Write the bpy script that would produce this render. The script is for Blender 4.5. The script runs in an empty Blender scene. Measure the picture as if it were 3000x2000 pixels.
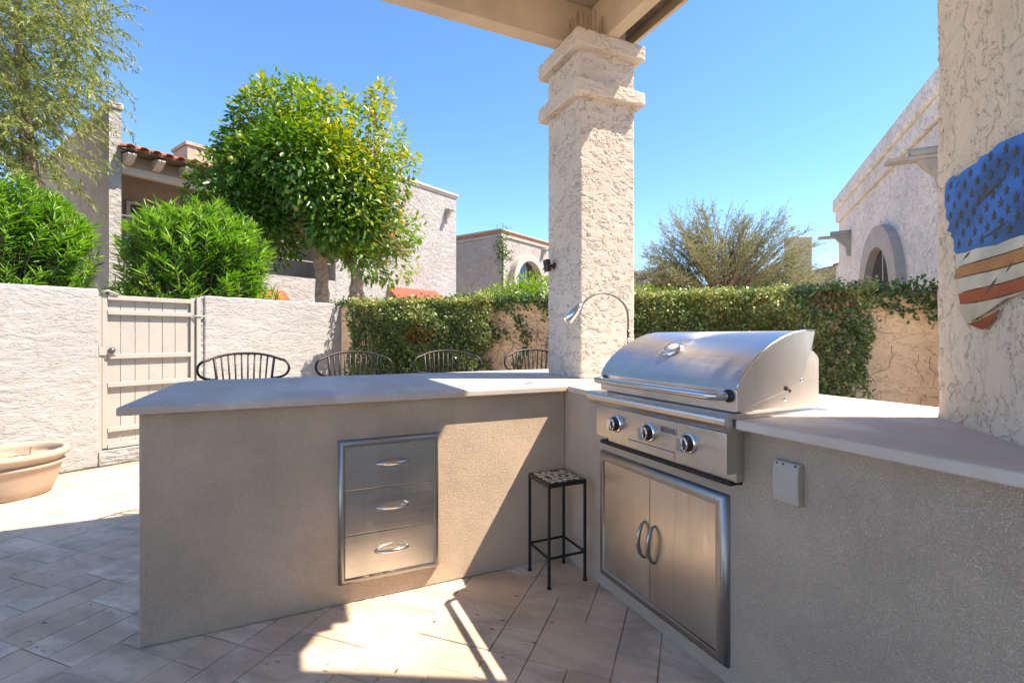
import bpy, bmesh, math, random
import numpy as np
from mathutils import Vector, Matrix
R = math.radians
rng = np.random.default_rng(7)
random.seed(7)
sc = bpy.context.scene
COL = sc.collection

# ------------------------------------------------------------------ camera, sky, sun, exposure
CAM_YAW = 24.7
cd = bpy.data.cameras.new('camera'); cam = bpy.data.objects.new('camera', cd); COL.objects.link(cam)
cam.location = (0, 0, 1.17); cam.rotation_euler = (R(90), 0, R(-CAM_YAW))
cd.sensor_width = 36; cd.lens = 36 * 1431 / 3000; cd.shift_y = -0.005
cd.clip_start = .02; cd.clip_end = 3000
sc.camera = cam
SUN = Vector((.60, -.29, 1.0)).normalized()
elev = math.asin(SUN.z)
w = bpy.data.worlds.new('World'); sc.world = w; w.use_nodes = True
nt = w.node_tree; bg = nt.nodes['Background']
sky = nt.nodes.new('ShaderNodeTexSky'); sky.sky_type = 'NISHITA'; sky.sun_disc = False
sky.sun_elevation = elev; sky.sun_rotation = math.atan2(SUN.x, SUN.y)
sky.altitude = 350; sky.air_density = 0.85; sky.dust_density = 0.0; sky.ozone_density = 8.0
hsv = nt.nodes.new('ShaderNodeHueSaturation'); hsv.inputs['Saturation'].default_value = 1.12
nt.links.new(sky.outputs[0], hsv.inputs['Color']); nt.links.new(hsv.outputs[0], bg.inputs[0]); bg.inputs[1].default_value = 0.100
sd = bpy.data.lights.new('sun', 'SUN'); so = bpy.data.objects.new('sun', sd); COL.objects.link(so)
sd.energy = 2.9; sd.angle = R(.53); sd.color = (1, .955, .895)
so.rotation_euler = (-SUN).to_track_quat('-Z', 'Y').to_euler(); so.location = (6, -4, 12)
vs = sc.view_settings
vs.view_transform = 'Standard'; vs.look = 'None'; vs.gamma = 1; vs.use_curve_mapping = False; vs.exposure = 2.08
vs.use_white_balance = True; vs.white_balance_temperature = 8000; vs.white_balance_tint = 15
sc.cycles.max_bounces = 8; sc.cycles.diffuse_bounces = 5; sc.cycles.glossy_bounces = 4
sc.cycles.transparent_max_bounces = 8

# ------------------------------------------------------------------ helpers
WM = {}
def I(): return Matrix.Identity(4)
def frame(origin, ang):            # local x runs along the compass angle (clockwise from +Y), y points left of it, z up
    dx, dy = math.sin(R(ang)), math.cos(R(ang))
    return Matrix(((dx, -dy, 0, origin[0]), (dy, dx, 0, origin[1]), (0, 0, 1, origin[2] if len(origin) > 2 else 0), (0, 0, 0, 1)))

def tag(o, label=None, cat=None, group=None, kind=None):
    if label: o['label'] = label
    if cat: o['category'] = cat
    if group: o['group'] = group
    if kind: o['kind'] = kind
    return o

def thing(name, label, cat, loc=(0, 0, 0), rotz=0, group=None, kind=None):
    o = bpy.data.objects.new(name, None); COL.objects.link(o); o.empty_display_size = .1
    o.location = loc; o.rotation_euler = (0, 0, rotz)
    WM[o.name] = Matrix.Translation(loc) @ Matrix.Rotation(rotz, 4, 'Z')
    return tag(o, label, cat, group, kind)

class MB:
    def __init__(s, M=None): s.bm = bmesh.new(); s.M = M or I()
    def v(s, p): return s.bm.verts.new(s.M @ Vector(p))
    def f(s, vs, smooth=False):
        try: fc = s.bm.faces.new(vs); fc.smooth = smooth
        except ValueError: pass
    def box(s, x0, x1, y0, y1, z0, z1):
        P = [s.v(p) for p in ((x0,y0,z0),(x1,y0,z0),(x1,y1,z0),(x0,y1,z0),(x0,y0,z1),(x1,y0,z1),(x1,y1,z1),(x0,y1,z1))]
        for q in ((0,3,2,1),(4,5,6,7),(0,1,5,4),(1,2,6,5),(2,3,7,6),(3,0,4,7)): s.f([P[i] for i in q])
        return s
    def prism(s, pts, a, b, fn, smooth=False):     # pts in 2D, fn(u, v, t) -> 3D, extruded from a to b
        A = [s.v(fn(u, v, a)) for u, v in pts]; B = [s.v(fn(u, v, b)) for u, v in pts]
        s.f(A[::-1]); s.f(B); n = len(pts)
        for i in range(n): s.f([A[i], A[(i+1) % n], B[(i+1) % n], B[i]], smooth)
        return s
    def poly(s, pts, z0, z1): return s.prism(pts, z0, z1, lambda u, v, t: (u, v, t))
    def tube(s, pts, r, n=8, closed=False, cap=True):
        pts = [Vector(p) for p in pts]; m = len(pts)
        rs = r if isinstance(r, (list, tuple)) else [r] * m
        rings = []; prev = None
        for i, p in enumerate(pts):
            if closed: t = pts[(i+1) % m] - pts[i-1]
            else: t = pts[min(i+1, m-1)] - pts[max(i-1, 0)]
            t.normalize()
            if prev is None:
                up = Vector((0, 0, 1)) if abs(t.z) < .9 else Vector((1, 0, 0)); a = t.cross(up).normalized()
            else: a = (prev - t * prev.dot(t)).normalized()
            prev = a; b = t.cross(a)
            rings.append([s.v(p + (a * math.cos(k * 2 * math.pi / n) + b * math.sin(k * 2 * math.pi / n)) * rs[i]) for k in range(n)])
        for i in range(m if closed else m - 1):
            A, B = rings[i], rings[(i+1) % m]
            for k in range(n): s.f([A[k], A[(k+1) % n], B[(k+1) % n], B[k]], True)
        if cap and not closed: s.f(rings[0][::-1]); s.f(rings[-1])
        return s
    def lathe(s, prof, c, axis=(0, 0, 1), n=32, smooth=True):
        ax = Vector(axis).normalized(); up = Vector((0, 0, 1)) if abs(ax.z) < .9 else Vector((1, 0, 0))
        a = ax.cross(up).normalized(); b = ax.cross(a); c = Vector(c); rings = []
        for r, h in prof:
            if r < 1e-5: rings.append([s.v(c + ax * h)])
            else: rings.append([s.v(c + ax * h + (a * math.cos(k * 2 * math.pi / n) + b * math.sin(k * 2 * math.pi / n)) * r) for k in range(n)])
        for A, B in zip(rings, rings[1:]):
            for k in range(n):
                q = [A[k % len(A)], A[(k+1) % len(A)], B[(k+1) % len(B)], B[k % len(B)]]; u = []
                for x in q:
                    if x not in u: u.append(x)
                if len(u) > 2: s.f(u, smooth)
        return s
    def build(s, name, mat, parent=None, bevel=0, seg=2, smooth_angle=None, **tg):
        bm = s.bm
        bmesh.ops.recalc_face_normals(bm, faces=bm.faces[:])
        if bevel:
            es = [e for e in bm.edges if len(e.link_faces) == 2 and e.calc_face_angle(0) > .5]
            bmesh.ops.bevel(bm, geom=es, offset=bevel, segments=seg, affect='EDGES', profile=.5, clamp_overlap=True)
        me = bpy.data.meshes.new(name)
        if parent is None:
            xs = [v.co for v in bm.verts]
            org = Vector(((min(c.x for c in xs)+max(c.x for c in xs))/2, (min(c.y for c in xs)+max(c.y for c in xs))/2, min(c.z for c in xs)))
            bm.transform(Matrix.Translation(-org)); W = Matrix.Translation(org)
        else:
            org = Vector(); W = WM[parent.name]; bm.transform(W.inverted())
        bm.to_mesh(me); bm.free(); me.materials.append(mat)
        if smooth_angle: me.shade_smooth() if False else None
        o = bpy.data.objects.new(name, me); COL.objects.link(o)
        if parent is None: o.location = org
        else: o.parent = parent
        WM[o.name] = W
        return tag(o, **tg)

def np_mesh(name, V, F, mat, parent, tint=None, smooth=False, **tg):
    """V (n,3) world points, F (m,k) faces, one object"""
    W = WM[parent.name] if parent else I()
    Wi = np.array(W.inverted()); V = V @ Wi[:3, :3].T + Wi[:3, 3]
    me = bpy.data.meshes.new(name); m, k = F.shape
    me.vertices.add(len(V)); me.vertices.foreach_set('co', V.astype(np.float32).ravel())
    me.loops.add(m * k); me.loops.foreach_set('vertex_index', F.astype(np.int32).ravel())
    me.polygons.add(m); me.polygons.foreach_set('loop_start', np.arange(m, dtype=np.int32) * k)
    me.update(calc_edges=True)
    if smooth: me.polygons.foreach_set('use_smooth', np.ones(m, dtype=bool))
    if tint is not None:
        a = me.attributes.new('tint', 'FLOAT', 'POINT'); a.data.foreach_set('value', tint.astype(np.float32))
    me.materials.append(mat)
    o = bpy.data.objects.new(name, me); COL.objects.link(o)
    if parent: o.parent = parent
    WM[o.name] = W
    return tag(o, **tg)

def grid_box(name, mat, parent, x0, x1, y0, y1, z0, z1, step=.006, rad=.012, sides='xXyYzZ', M=None):
    """box with rounded, welded, finely divided faces, so that its relief can be displaced"""
    lo = np.array([x0, y0, z0]); hi = np.array([x1, y1, z1]); Vs = []; Fs = []; off = 0
    ax = [np.linspace(lo[k], hi[k], max(2, int(round((hi[k]-lo[k])/step))+1)) for k in range(3)]
    for sd_ in sides:
        k = 'xyz'.index(sd_.lower()); a, b = [q for q in range(3) if q != k]
        A, B_ = np.meshgrid(ax[a], ax[b], indexing='ij'); na, nb = A.shape
        P = np.empty((na, nb, 3)); P[..., a] = A; P[..., b] = B_; P[..., k] = hi[k] if sd_.isupper() else lo[k]
        idx = np.arange(na*nb).reshape(na, nb) + off
        q = np.stack([idx[:-1, :-1], idx[1:, :-1], idx[1:, 1:], idx[:-1, 1:]], -1).reshape(-1, 4)
        flip = (sd_.isupper()) == (k == 1)
        Fs.append(q[:, ::-1] if flip else q); Vs.append(P.reshape(-1, 3)); off += na*nb
    V = np.concatenate(Vs); F = np.concatenate(Fs)
    key = np.round(V/1e-5).astype(np.int64); _, first, inv = np.unique(key, axis=0, return_index=True, return_inverse=True)
    V = V[first]; F = inv.ravel()[F]
    inner = np.clip(V, lo+rad, hi-rad); d = V - inner; ln = np.linalg.norm(d, axis=1, keepdims=True)
    V = np.where(ln > 1e-9, inner + d/np.maximum(ln, 1e-9)*rad, V)
    if M is not None: Mn = np.array(M); V = V @ Mn[:3, :3].T + Mn[:3, 3]
    return np_mesh(name, V, F, mat, parent, smooth=True)

def unit(a): return a / np.maximum(np.linalg.norm(a, axis=-1, keepdims=True), 1e-9)
def leaves(P, D, N, L, Wd, six=True, droop=.15):
    """leaf blades at P growing along D with face normal near N"""
    n = len(P); D = unit(D); S = unit(np.cross(D, N)); N = unit(np.cross(S, D))
    L = np.broadcast_to(L, n)[:, None]; Wd = np.broadcast_to(Wd, n)[:, None]
    if six:
        pts = [P, P + D*L*.33 + S*Wd*.5 + N*Wd*.12, P + D*L*.7 + S*Wd*.38 - N*L*droop*.4, P + D*L - N*L*droop,
               P + D*L*.7 - S*Wd*.38 - N*L*droop*.4, P + D*L*.33 - S*Wd*.5 + N*Wd*.12]
        V = np.stack(pts, 1).reshape(-1, 3); b = np.arange(n)[:, None] * 6
        F = np.concatenate([b + np.array([[0, 1, 2, 3]]), b + np.array([[0, 3, 4, 5]])], 0)
        return V, F, 6
    pts = [P, P + D*L*.45 + S*Wd*.5 + N*Wd*.15, P + D*L - N*L*droop, P + D*L*.45 - S*Wd*.5 + N*Wd*.15]
    V = np.stack(pts, 1).reshape(-1, 3); b = np.arange(n)[:, None] * 4
    return V, b + np.array([[0, 1, 2, 3]]), 4

def rdir(n): return unit(rng.normal(size=(n, 3)))

# ------------------------------------------------------------------ materials
def mat_new(name):
    m = bpy.data.materials.new(name); m.use_nodes = True; nt = m.node_tree
    return m, nt, nt.nodes['Principled BSDF']
def nd(nt, t, **kw):
    n = nt.nodes.new(t)
    for k, v in kw.items(): setattr(n, k, v)
    return n
def pos(nt, scale=(1, 1, 1), rot=(0, 0, 0)):
    g = nd(nt, 'ShaderNodeNewGeometry'); m = nd(nt, 'ShaderNodeMapping')
    m.inputs['Scale'].default_value = scale; m.inputs['Rotation'].default_value = rot
    nt.links.new(g.outputs['Position'], m.inputs['Vector']); return m.outputs[0]
def noise(nt, vec, s, detail=3, rough=.55, dist=0):
    n = nd(nt, 'ShaderNodeTexNoise'); n.inputs['Scale'].default_value = s; n.inputs['Detail'].default_value = detail
    n.inputs['Roughness'].default_value = rough; n.inputs['Distortion'].default_value = dist
    nt.links.new(vec, n.inputs['Vector']); return n.outputs['Fac']
def ramp(nt, x, a, b, lo=0., hi=1., smooth=True):
    n = nd(nt, 'ShaderNodeMapRange', interpolation_type='SMOOTHSTEP' if smooth else 'LINEAR')
    for k, v in (('From Min', a), ('From Max', b), ('To Min', lo), ('To Max', hi)): n.inputs[k].default_value = v
    nt.links.new(x, n.inputs['Value']); return n.outputs['Result']
def mth(nt, op, a, b=None, c=None):
    n = nd(nt, 'ShaderNodeMath', operation=op)
    for i, x in enumerate((a, b, c)):
        if x is None: continue
        if isinstance(x, (int, float)): n.inputs[i].default_value = x
        else: nt.links.new(x, n.inputs[i])
    return n.outputs[0]
def mix(nt, f, a, b, mode='MIX'):
    n = nd(nt, 'ShaderNodeMix', data_type='RGBA', blend_type=mode)
    for i, x in ((0, f), (6, a), (7, b)):
        if isinstance(x, (int, float)): n.inputs[i].default_value = x
        elif isinstance(x, tuple): n.inputs[i].default_value = (*x[:3], 1)
        else: nt.links.new(x, n.inputs[i])
    return n.outputs[2]
def bump(nt, bs, h, strength=1, dist=.01):
    b = nd(nt, 'ShaderNodeBump'); b.inputs['Strength'].default_value = strength; b.inputs['Distance'].default_value = dist
    nt.links.new(h, b.inputs['Height']); nt.links.new(b.outputs[0], bs.inputs['Normal']); return b

def plain(name, col, rough=.6, metal=0, nz=.08, ns=6, bmp=0, bs_=60, spec=.5):
    m, nt, bs = mat_new(name); v = pos(nt)
    f = noise(nt, v, ns, 5)
    c = mix(nt, ramp(nt, f, .3, .7), tuple(x*(1-nz) for x in col), tuple(min(1, x*(1+nz)) for x in col))
    nt.links.new(c, bs.inputs['Base Color']); bs.inputs['Roughness'].default_value = rough
    bs.inputs['Metallic'].default_value = metal; bs.inputs['Specular IOR Level'].default_value = spec
    if bmp: bump(nt, bs, noise(nt, v, bs_, 4), 1, bmp)
    return m

def trowel(name, col, scale=14, depth=.006, stretch=(1, 1, 1.7), dirt_shade=.10, fine=.25, warm=None, disp=0, lev=3.6, msk=(.36, .50)):
    """hand trowelled stucco: flat plateaus that end in ragged ledges"""
    m, nt, bs = mat_new(name); v = pos(nt, stretch)
    wv = nd(nt, 'ShaderNodeTexNoise'); wv.inputs['Scale'].default_value = scale * .45; wv.inputs['Detail'].default_value = 3
    nt.links.new(v, wv.inputs['Vector'])
    add = nd(nt, 'ShaderNodeVectorMath', operation='MULTIPLY_ADD'); add.inputs[1].default_value = (.09,) * 3
    nt.links.new(wv.outputs['Color'], add.inputs[0]); nt.links.new(v, add.inputs[2]); vv = add.outputs[0]
    n1 = noise(nt, vv, scale, 3, .62); n2 = noise(nt, vv, scale * 1.9, 3, .6)
    g = mth(nt, 'FRACT', mth(nt, 'MULTIPLY', n1, lev)); g2 = mth(nt, 'FRACT', mth(nt, 'MULTIPLY', n2, 2.6))
    # saw-tooth ledges: a slow rise and a sudden drop
    saw = mth(nt, 'MULTIPLY', ramp(nt, g, 0, .40, 0, 1), ramp(nt, g, .93, 1, 1, 0))
    saw2 = mth(nt, 'MULTIPLY', ramp(nt, g2, 0, .40, 0, 1), ramp(nt, g2, .92, 1, 1, 0))
    mask = ramp(nt, noise(nt, vv, scale * .55, 2), *msk)
    h = mth(nt, 'ADD', mth(nt, 'MULTIPLY', saw, mth(nt, 'ADD', mth(nt, 'MULTIPLY', mask, .8), .2)), mth(nt, 'MULTIPLY', saw2, .35))
    fn = noise(nt, pos(nt), 170, 3, .7)
    h = mth(nt, 'ADD', h, mth(nt, 'MULTIPLY', fn, fine))
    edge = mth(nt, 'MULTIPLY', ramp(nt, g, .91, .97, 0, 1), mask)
    big = noise(nt, pos(nt), 1.3, 4)
    c = mix(nt, ramp(nt, big, .3, .7), tuple(x*.93 for x in col), tuple(min(1, x*1.05) for x in col))
    c = mix(nt, mth(nt, 'MULTIPLY', edge, dirt_shade * 3), c, tuple(x*.45 for x in col))  # shadow lines under the ledges painted into the colour, with some dirt
    c = mix(nt, mth(nt, 'MULTIPLY', ramp(nt, noise(nt, pos(nt, (1, 1, .35)), 5, 4), .52, .75), dirt_shade), c, tuple(x*.6 for x in (warm or col)))
    nt.links.new(c, bs.inputs['Base Color']); bs.inputs['Roughness'].default_value = .92; bs.inputs['Specular IOR Level'].default_value = .15
    if disp:
        dn = nd(nt, 'ShaderNodeDisplacement'); dn.inputs['Midlevel'].default_value = .4; dn.inputs['Scale'].default_value = disp
        nt.links.new(h, dn.inputs['Height']); nt.links.new(dn.outputs[0], nt.nodes['Material Output'].inputs['Displacement']); m.displacement_method = 'BOTH'
    else: bump(nt, bs, h, 1, depth)
    return m

def sand_stucco(name, col, depth=.004):
    m, nt, bs = mat_new(name); v = pos(nt)
    h = mth(nt, 'ADD', ramp(nt, noise(nt, v, 240, 3, .7), .35, .62), mth(nt, 'MULTIPLY', noise(nt, v, 18, 4, .6), 1.6))
    big = noise(nt, v, 2.2, 5, .6)
    c = mix(nt, ramp(nt, big, .3, .72), tuple(x*.84 for x in col), tuple(x*1.08 for x in col))
    st = noise(nt, pos(nt, (1, 1, .12)), 9, 4)
    c = mix(nt, mth(nt, 'MULTIPLY', ramp(nt, st, .55, .75), .16), c, tuple(x*.62 for x in col))
    c = mix(nt, mth(nt, 'MULTIPLY', ramp(nt, noise(nt, v, 260, 3, .75), .5, .36), .24), c, tuple(x*.5 for x in col))
    sp = nd(nt, 'ShaderNodeSeparateXYZ'); nt.links.new(v, sp.inputs[0])
    vo = nd(nt, 'ShaderNodeTexVoronoi'); vo.inputs['Scale'].default_value = 230; nt.links.new(v, vo.inputs['Vector'])
    sp2 = nd(nt, 'ShaderNodeSeparateColor'); nt.links.new(vo.outputs['Color'], sp2.inputs[0])
    hole = mth(nt, 'LESS_THAN', vo.outputs['Distance'], mth(nt, 'MULTIPLY', mth(nt, 'POWER', sp2.outputs[0], 6), .42))
    c = mix(nt, mth(nt, 'MULTIPLY', hole, .5), c, tuple(x*.35 for x in col))
    foot = mth(nt, 'MULTIPLY', ramp(nt, mth(nt, 'ADD', sp.outputs[2], mth(nt, 'MULTIPLY', noise(nt, v, 12, 4), .08)), .10, .035), .35)
    c = mix(nt, foot, c, (.62, .55, .46))
    nt.links.new(c, bs.inputs['Base Color']); bs.inputs['Roughness'].default_value = .9; bs.inputs['Specular IOR Level'].default_value = .2
    bump(nt, bs, h, 1, depth)
    return m

def travertine(name, base=(.76, .63, .49), island=True, pits=1., slab=False):
    m, nt, bs = mat_new(name); v45 = pos(nt, (1, 1, 1), (0, 0, R(-45 if not slab else 0)))
    mp = nd(nt, 'ShaderNodeMapping'); mp.inputs['Scale'].default_value = (1, .42, 1); nt.links.new(v45, mp.inputs[0]); v = mp.outputs[0]
    cloud = noise(nt, v, 7 if not slab else 4, 6, .62, .6)
    c = mix(nt, ramp(nt, cloud, .34, .66), tuple(x*(.64 if not slab else .80) for x in base), tuple(min(1, x*(1.14 if not slab else 1.05)) for x in base))
    c = mix(nt, mth(nt, 'MULTIPLY', ramp(nt, noise(nt, v, 2.6, 4), .48, .68), .7), c, (base[0]*.84, base[1]*.74, base[2]*.66))
    c = mix(nt, mth(nt, 'MULTIPLY', ramp(nt, noise(nt, v, 30, 4, .7), .5, .75), .45 if not slab else .15), c, tuple(x*.6 for x in base))
    if island:
        oi = nd(nt, 'ShaderNodeObjectInfo')
        c = mix(nt, mth(nt, 'MULTIPLY', oi.outputs['Random'], .6), c, (base[0]*.66, base[1]*.56, base[2]*.48))
        hs = nd(nt, 'ShaderNodeHueSaturation'); nt.links.new(c, hs.inputs['Color'])
        nt.links.new(ramp(nt, oi.outputs['Random'], 0, 1, .82, 1.06, False), hs.inputs['Value']); c = hs.outputs[0]
    vo = nd(nt, 'ShaderNodeTexVoronoi'); vo.inputs['Scale'].default_value = 66 if not slab else 26; vo.inputs['Randomness'].default_value = 1
    wn = nd(nt, 'ShaderNodeTexNoise'); wn.inputs['Scale'].default_value = 35; nt.links.new(v, wn.inputs['Vector'])
    ad = nd(nt, 'ShaderNodeVectorMath', operation='MULTIPLY_ADD'); ad.inputs[1].default_value = (.035,) * 3
    nt.links.new(wn.outputs['Color'], ad.inputs[0]); nt.links.new(v, ad.inputs[2]); nt.links.new(ad.outputs[0], vo.inputs['Vector'])
    sep = nd(nt, 'ShaderNodeSeparateColor'); nt.links.new(vo.outputs['Color'], sep.inputs[0])
    cl = ramp(nt, noise(nt, v, 5, 3), .42, .66)
    size = mth(nt, 'MULTIPLY', mth(nt, 'POWER', sep.outputs[0], 3.2), mth(nt, 'MULTIPLY', cl, .37 * pits))
    pit = mth(nt, 'LESS_THAN', vo.outputs['Distance'], size)
    c = mix(nt, mth(nt, 'MULTIPLY', pit, .62), c, (.10, .075, .06))
    nt.links.new(c, bs.inputs['Base Color']); bs.inputs['Roughness'].default_value = .62 if not slab else .72; bs.inputs['Specular IOR Level'].default_value = .3
    h = mth(nt, 'SUBTRACT', mth(nt, 'MULTIPLY', noise(nt, v, 40, 4), .35), pit)
    bump(nt, bs, h, .8, .002)
    return m

def steel(name, rough=.30, brush='Y', col=(.62, .60, .57), dirt_shade=.12, aniso=.5):
    m, nt, bs = mat_new(name)
    sc_ = {'X': (3, 400, 400), 'Y': (400, 3, 400), 'Z': (400, 400, 3)}[brush]
    br = noise(nt, pos(nt, sc_), 1, 3, .7); v = pos(nt); sm = noise(nt, v, 5, 6, .65)
    nt.links.new(mth(nt, 'ADD', ramp(nt, br, .3, .7, rough*.85, rough*1.15), ramp(nt, sm, .4, .75, 0, .14)), bs.inputs['Roughness'])
    strk = noise(nt, pos(nt, (22, 22, .8)), 1, 4, .6)
    c = mix(nt, mth(nt, 'MULTIPLY', ramp(nt, strk, .55, .7), dirt_shade), col, tuple(x*.55 for x in col))
    c = mix(nt, mth(nt, 'MULTIPLY', ramp(nt, noise(nt, v, 60, 5, .75), .62, .75), dirt_shade), c, (.38, .30, .22))
    nt.links.new(c, bs.inputs['Base Color']); bs.inputs['Metallic'].default_value = 1
    bs.inputs['Anisotropic'].default_value = aniso
    bump(nt, bs, mth(nt, 'ADD', mth(nt, 'MULTIPLY', br, .12), noise(nt, v, 3, 2)), .25, .004)
    return m

def leafmat(name, stops, rough=.42, trans=.30, spec=.5):
    m, nt, bs = mat_new(name)
    at = nd(nt, 'ShaderNodeAttribute', attribute_name='tint'); cr = nd(nt, 'ShaderNodeValToRGB')
    el = cr.color_ramp.elements
    while len(el) < len(stops): el.new(.5)
    for e, (p, c) in zip(el, stops): e.position = p; e.color = (*c, 1)
    nt.links.new(at.outputs['Fac'], cr.inputs[0])
    nt.links.new(cr.outputs[0], bs.inputs['Base Color']); bs.inputs['Roughness'].default_value = rough; bs.inputs['Specular IOR Level'].default_value = spec
    tr = nd(nt, 'ShaderNodeBsdfTranslucent')
    hs = nd(nt, 'ShaderNodeHueSaturation'); hs.inputs['Saturation'].default_value = 1.15; hs.inputs['Value'].default_value = 1.5
    nt.links.new(cr.outputs[0], hs.inputs['Color']); nt.links.new(hs.outputs[0], tr.inputs['Color'])
    mx = nd(nt, 'ShaderNodeMixShader'); mx.inputs[0].default_value = trans
    nt.links.new(bs.outputs[0], mx.inputs[1]); nt.links.new(tr.outputs[0], mx.inputs[2])
    nt.links.new(mx.outputs[0], nt.nodes['Material Output'].inputs['Surface'])
    return m

M_isl = sand_stucco('island_stucco', (.80, .625, .465), .0030)
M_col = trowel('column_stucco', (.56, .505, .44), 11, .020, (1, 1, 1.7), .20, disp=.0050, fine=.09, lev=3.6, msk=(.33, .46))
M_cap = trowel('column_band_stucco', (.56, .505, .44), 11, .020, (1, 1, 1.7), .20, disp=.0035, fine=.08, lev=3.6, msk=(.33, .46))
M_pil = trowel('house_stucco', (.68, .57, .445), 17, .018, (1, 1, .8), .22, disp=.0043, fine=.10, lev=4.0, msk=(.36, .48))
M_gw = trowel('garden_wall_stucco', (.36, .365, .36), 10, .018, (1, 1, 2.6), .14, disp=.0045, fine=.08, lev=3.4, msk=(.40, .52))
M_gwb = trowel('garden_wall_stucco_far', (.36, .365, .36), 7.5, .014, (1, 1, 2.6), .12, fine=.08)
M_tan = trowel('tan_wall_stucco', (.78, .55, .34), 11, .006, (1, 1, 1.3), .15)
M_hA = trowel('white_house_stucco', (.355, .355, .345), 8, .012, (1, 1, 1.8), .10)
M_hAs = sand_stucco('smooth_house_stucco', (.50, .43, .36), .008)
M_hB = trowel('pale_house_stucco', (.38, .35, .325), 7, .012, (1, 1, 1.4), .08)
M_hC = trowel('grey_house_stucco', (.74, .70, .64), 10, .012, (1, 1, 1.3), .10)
M_trim = plain('stucco_trim', (.38, .355, .32), .9, 0, .08, 9, .003, 70)
M_slab = travertine('counter_stone', (.66, .585, .51), False, .6, True)
M_pave = travertine('travertine_paver')
M_grout = plain('joint_sand', (.34, .27, .21), .95, 0, .2, 30, .002)
M_ground = plain('desert_soil', (.50, .40, .30), .95, 0, .2, 3, .01, 20)
M_steelY = steel('brushed_steel_hood', .33, 'Y', (.66, .64, .61), .10)
M_steelP = steel('brushed_steel_panel', .30, 'Y')
M_steelX = steel('brushed_steel_drawer', .30, 'X', (.58, .56, .53), .10)
M_steelZ = steel('brushed_steel_door', .33, 'Z', (.58, .56, .53), .22)
M_chrome = plain('chrome', (.75, .75, .75), .08, 1, .02)
M_bar = plain('steel_bar', (.62, .61, .60), .2, 1, .04)
M_hnd = plain('worn_steel_handle', (.36, .34, .32), .28, 1, .1)
M_neck = plain('dull_neck_steel', (.16, .145, .13), .45, .8, .1)
M_frm = steel('frame_steel', .38, 'Y', (.36, .34, .32), .14)
M_black = plain('black_plastic', (.02, .02, .02), .45, 0, .1)
M_dark = plain('dark_recess', (.03, .027, .024), .9)
M_knob = plain('brown_black_knob', (.035, .018, .014), .25)
M_iron = plain('black_iron', (.022, .022, .024), .45, .3, .2, 20, .0006, 200)
M_gate = plain('cream_paint', (.35, .345, .315), .5, 0, .04, 5, .0008, 90)
M_beam = plain('beige_painted_wood', (.52, .43, .32), .7, 0, .08, 5, .0025, 30)
M_plank = plain('ceiling_board_paint', (.52, .43, .33), .7, 0, .06)
M_darkwood = plain('weathered_wood', (.10, .075, .055), .85, 0, .3, 20, .004, 60)
M_fasc = plain('yellow_beige_fascia', (.50, .40, .26), .6, 0, .06)
M_clay = plain('pale_terracotta', (.40, .315, .245), .85, 0, .10, 4, .0012, 45)
M_soil = plain('dry_soil', (.34, .24, .17), .98, 0, .4, 25, .01, 40)
M_tileR = plain('clay_roof_tile', (.36, .135, .075), .8, 0, .45, 7, .003)
M_brick = plain('brick', (.44, .20, .12), .9, 0, .2, 12, .003)
M_pinkch = plain('pink_stucco', (.50, .32, .25), .9, 0, .08, 9, .004)
M_canvas = plain('red_canvas', (.50, .06, .03), .8, 0, .06)
M_bark = plain('citrus_bark', (.36, .28, .215), .95, 0, .35, 16, .012, 30)
M_bark2 = plain('thin_stem_bark', (.20, .14, .09), .95, 0, .3, 16, .004, 50)
M_dry = plain('dry_vine_stem', (.12, .07, .045), .95, 0, .3, 30)
M_spk = plain('rusty_spike', (.30, .20, .12), .6, .3)
M_fruit = plain('green_citrus', (.22, .27, .03), .4, 0, .2, 8)
M_fruitO = plain('orange_citrus', (.60, .28, .03), .45, 0, .2, 8)
M_win = plain('window_glass', (.02, .025, .03), .06, 0, .1, spec=.8)
M_blind = plain('dark_red_blind', (.07, .03, .02), .7, 0, .3, 40)
M_frame = plain('window_frame', (.30, .30, .29), .5)
M_plate = plain('beige_plastic_plate', (.46, .40, .33), .5, 0, .04)

def bronze(name, col, rough=.28): 
    m = plain(name, col, rough, .55, .18, 9, .0008, 120); return m
M_fblue, nt_, bs_ = mat_new('flag_blue_metal')
nt_.links.new(mix(nt_, ramp(nt_, noise(nt_, pos(nt_, (1, 1, 2.2)), 5, 2), .30, .66), (.002, .035, .10), (.003, .14, .45)), bs_.inputs['Base Color'])  # uneven metal reflections painted into the blue as random mottling
bs_.inputs['Metallic'].default_value = .6; bs_.inputs['Roughness'].default_value = .36
M_fwhite = bronze('flag_silver_metal', (.56, .54, .45), .33)
M_fred = bronze('flag_red_metal', (.40, .085, .035), .33)
M_forange = bronze('flag_copper_metal', (.44, .19, .05), .33)

# ------------------------------------------------------------------ ground and patio floor
g = MB(); g.poly([(-400, -400), (400, -400), (400, 400), (-400, 400)], -.30, -.06)
g.build('ground', M_ground, kind='structure')
GW = frame((-1.305, 5.663), 61.4)            # garden wall: x along the wall, -y toward the camera... (y points away)
TWc = (.62, 6.71)
TW = frame(TWc, 132.2)
floor = thing('patio_floor', 'diagonal pale travertine patio floor', None, (0, 0, 0), kind='structure'); del floor['label']
fl = MB(); fl.poly([(-6, -3.6), (6.4, -3.6), (6.4, 1.5), (.62, 6.71), (-6, 3.1)], -.05, -.006)
fl.build('joint_sand', M_grout, floor)

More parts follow.
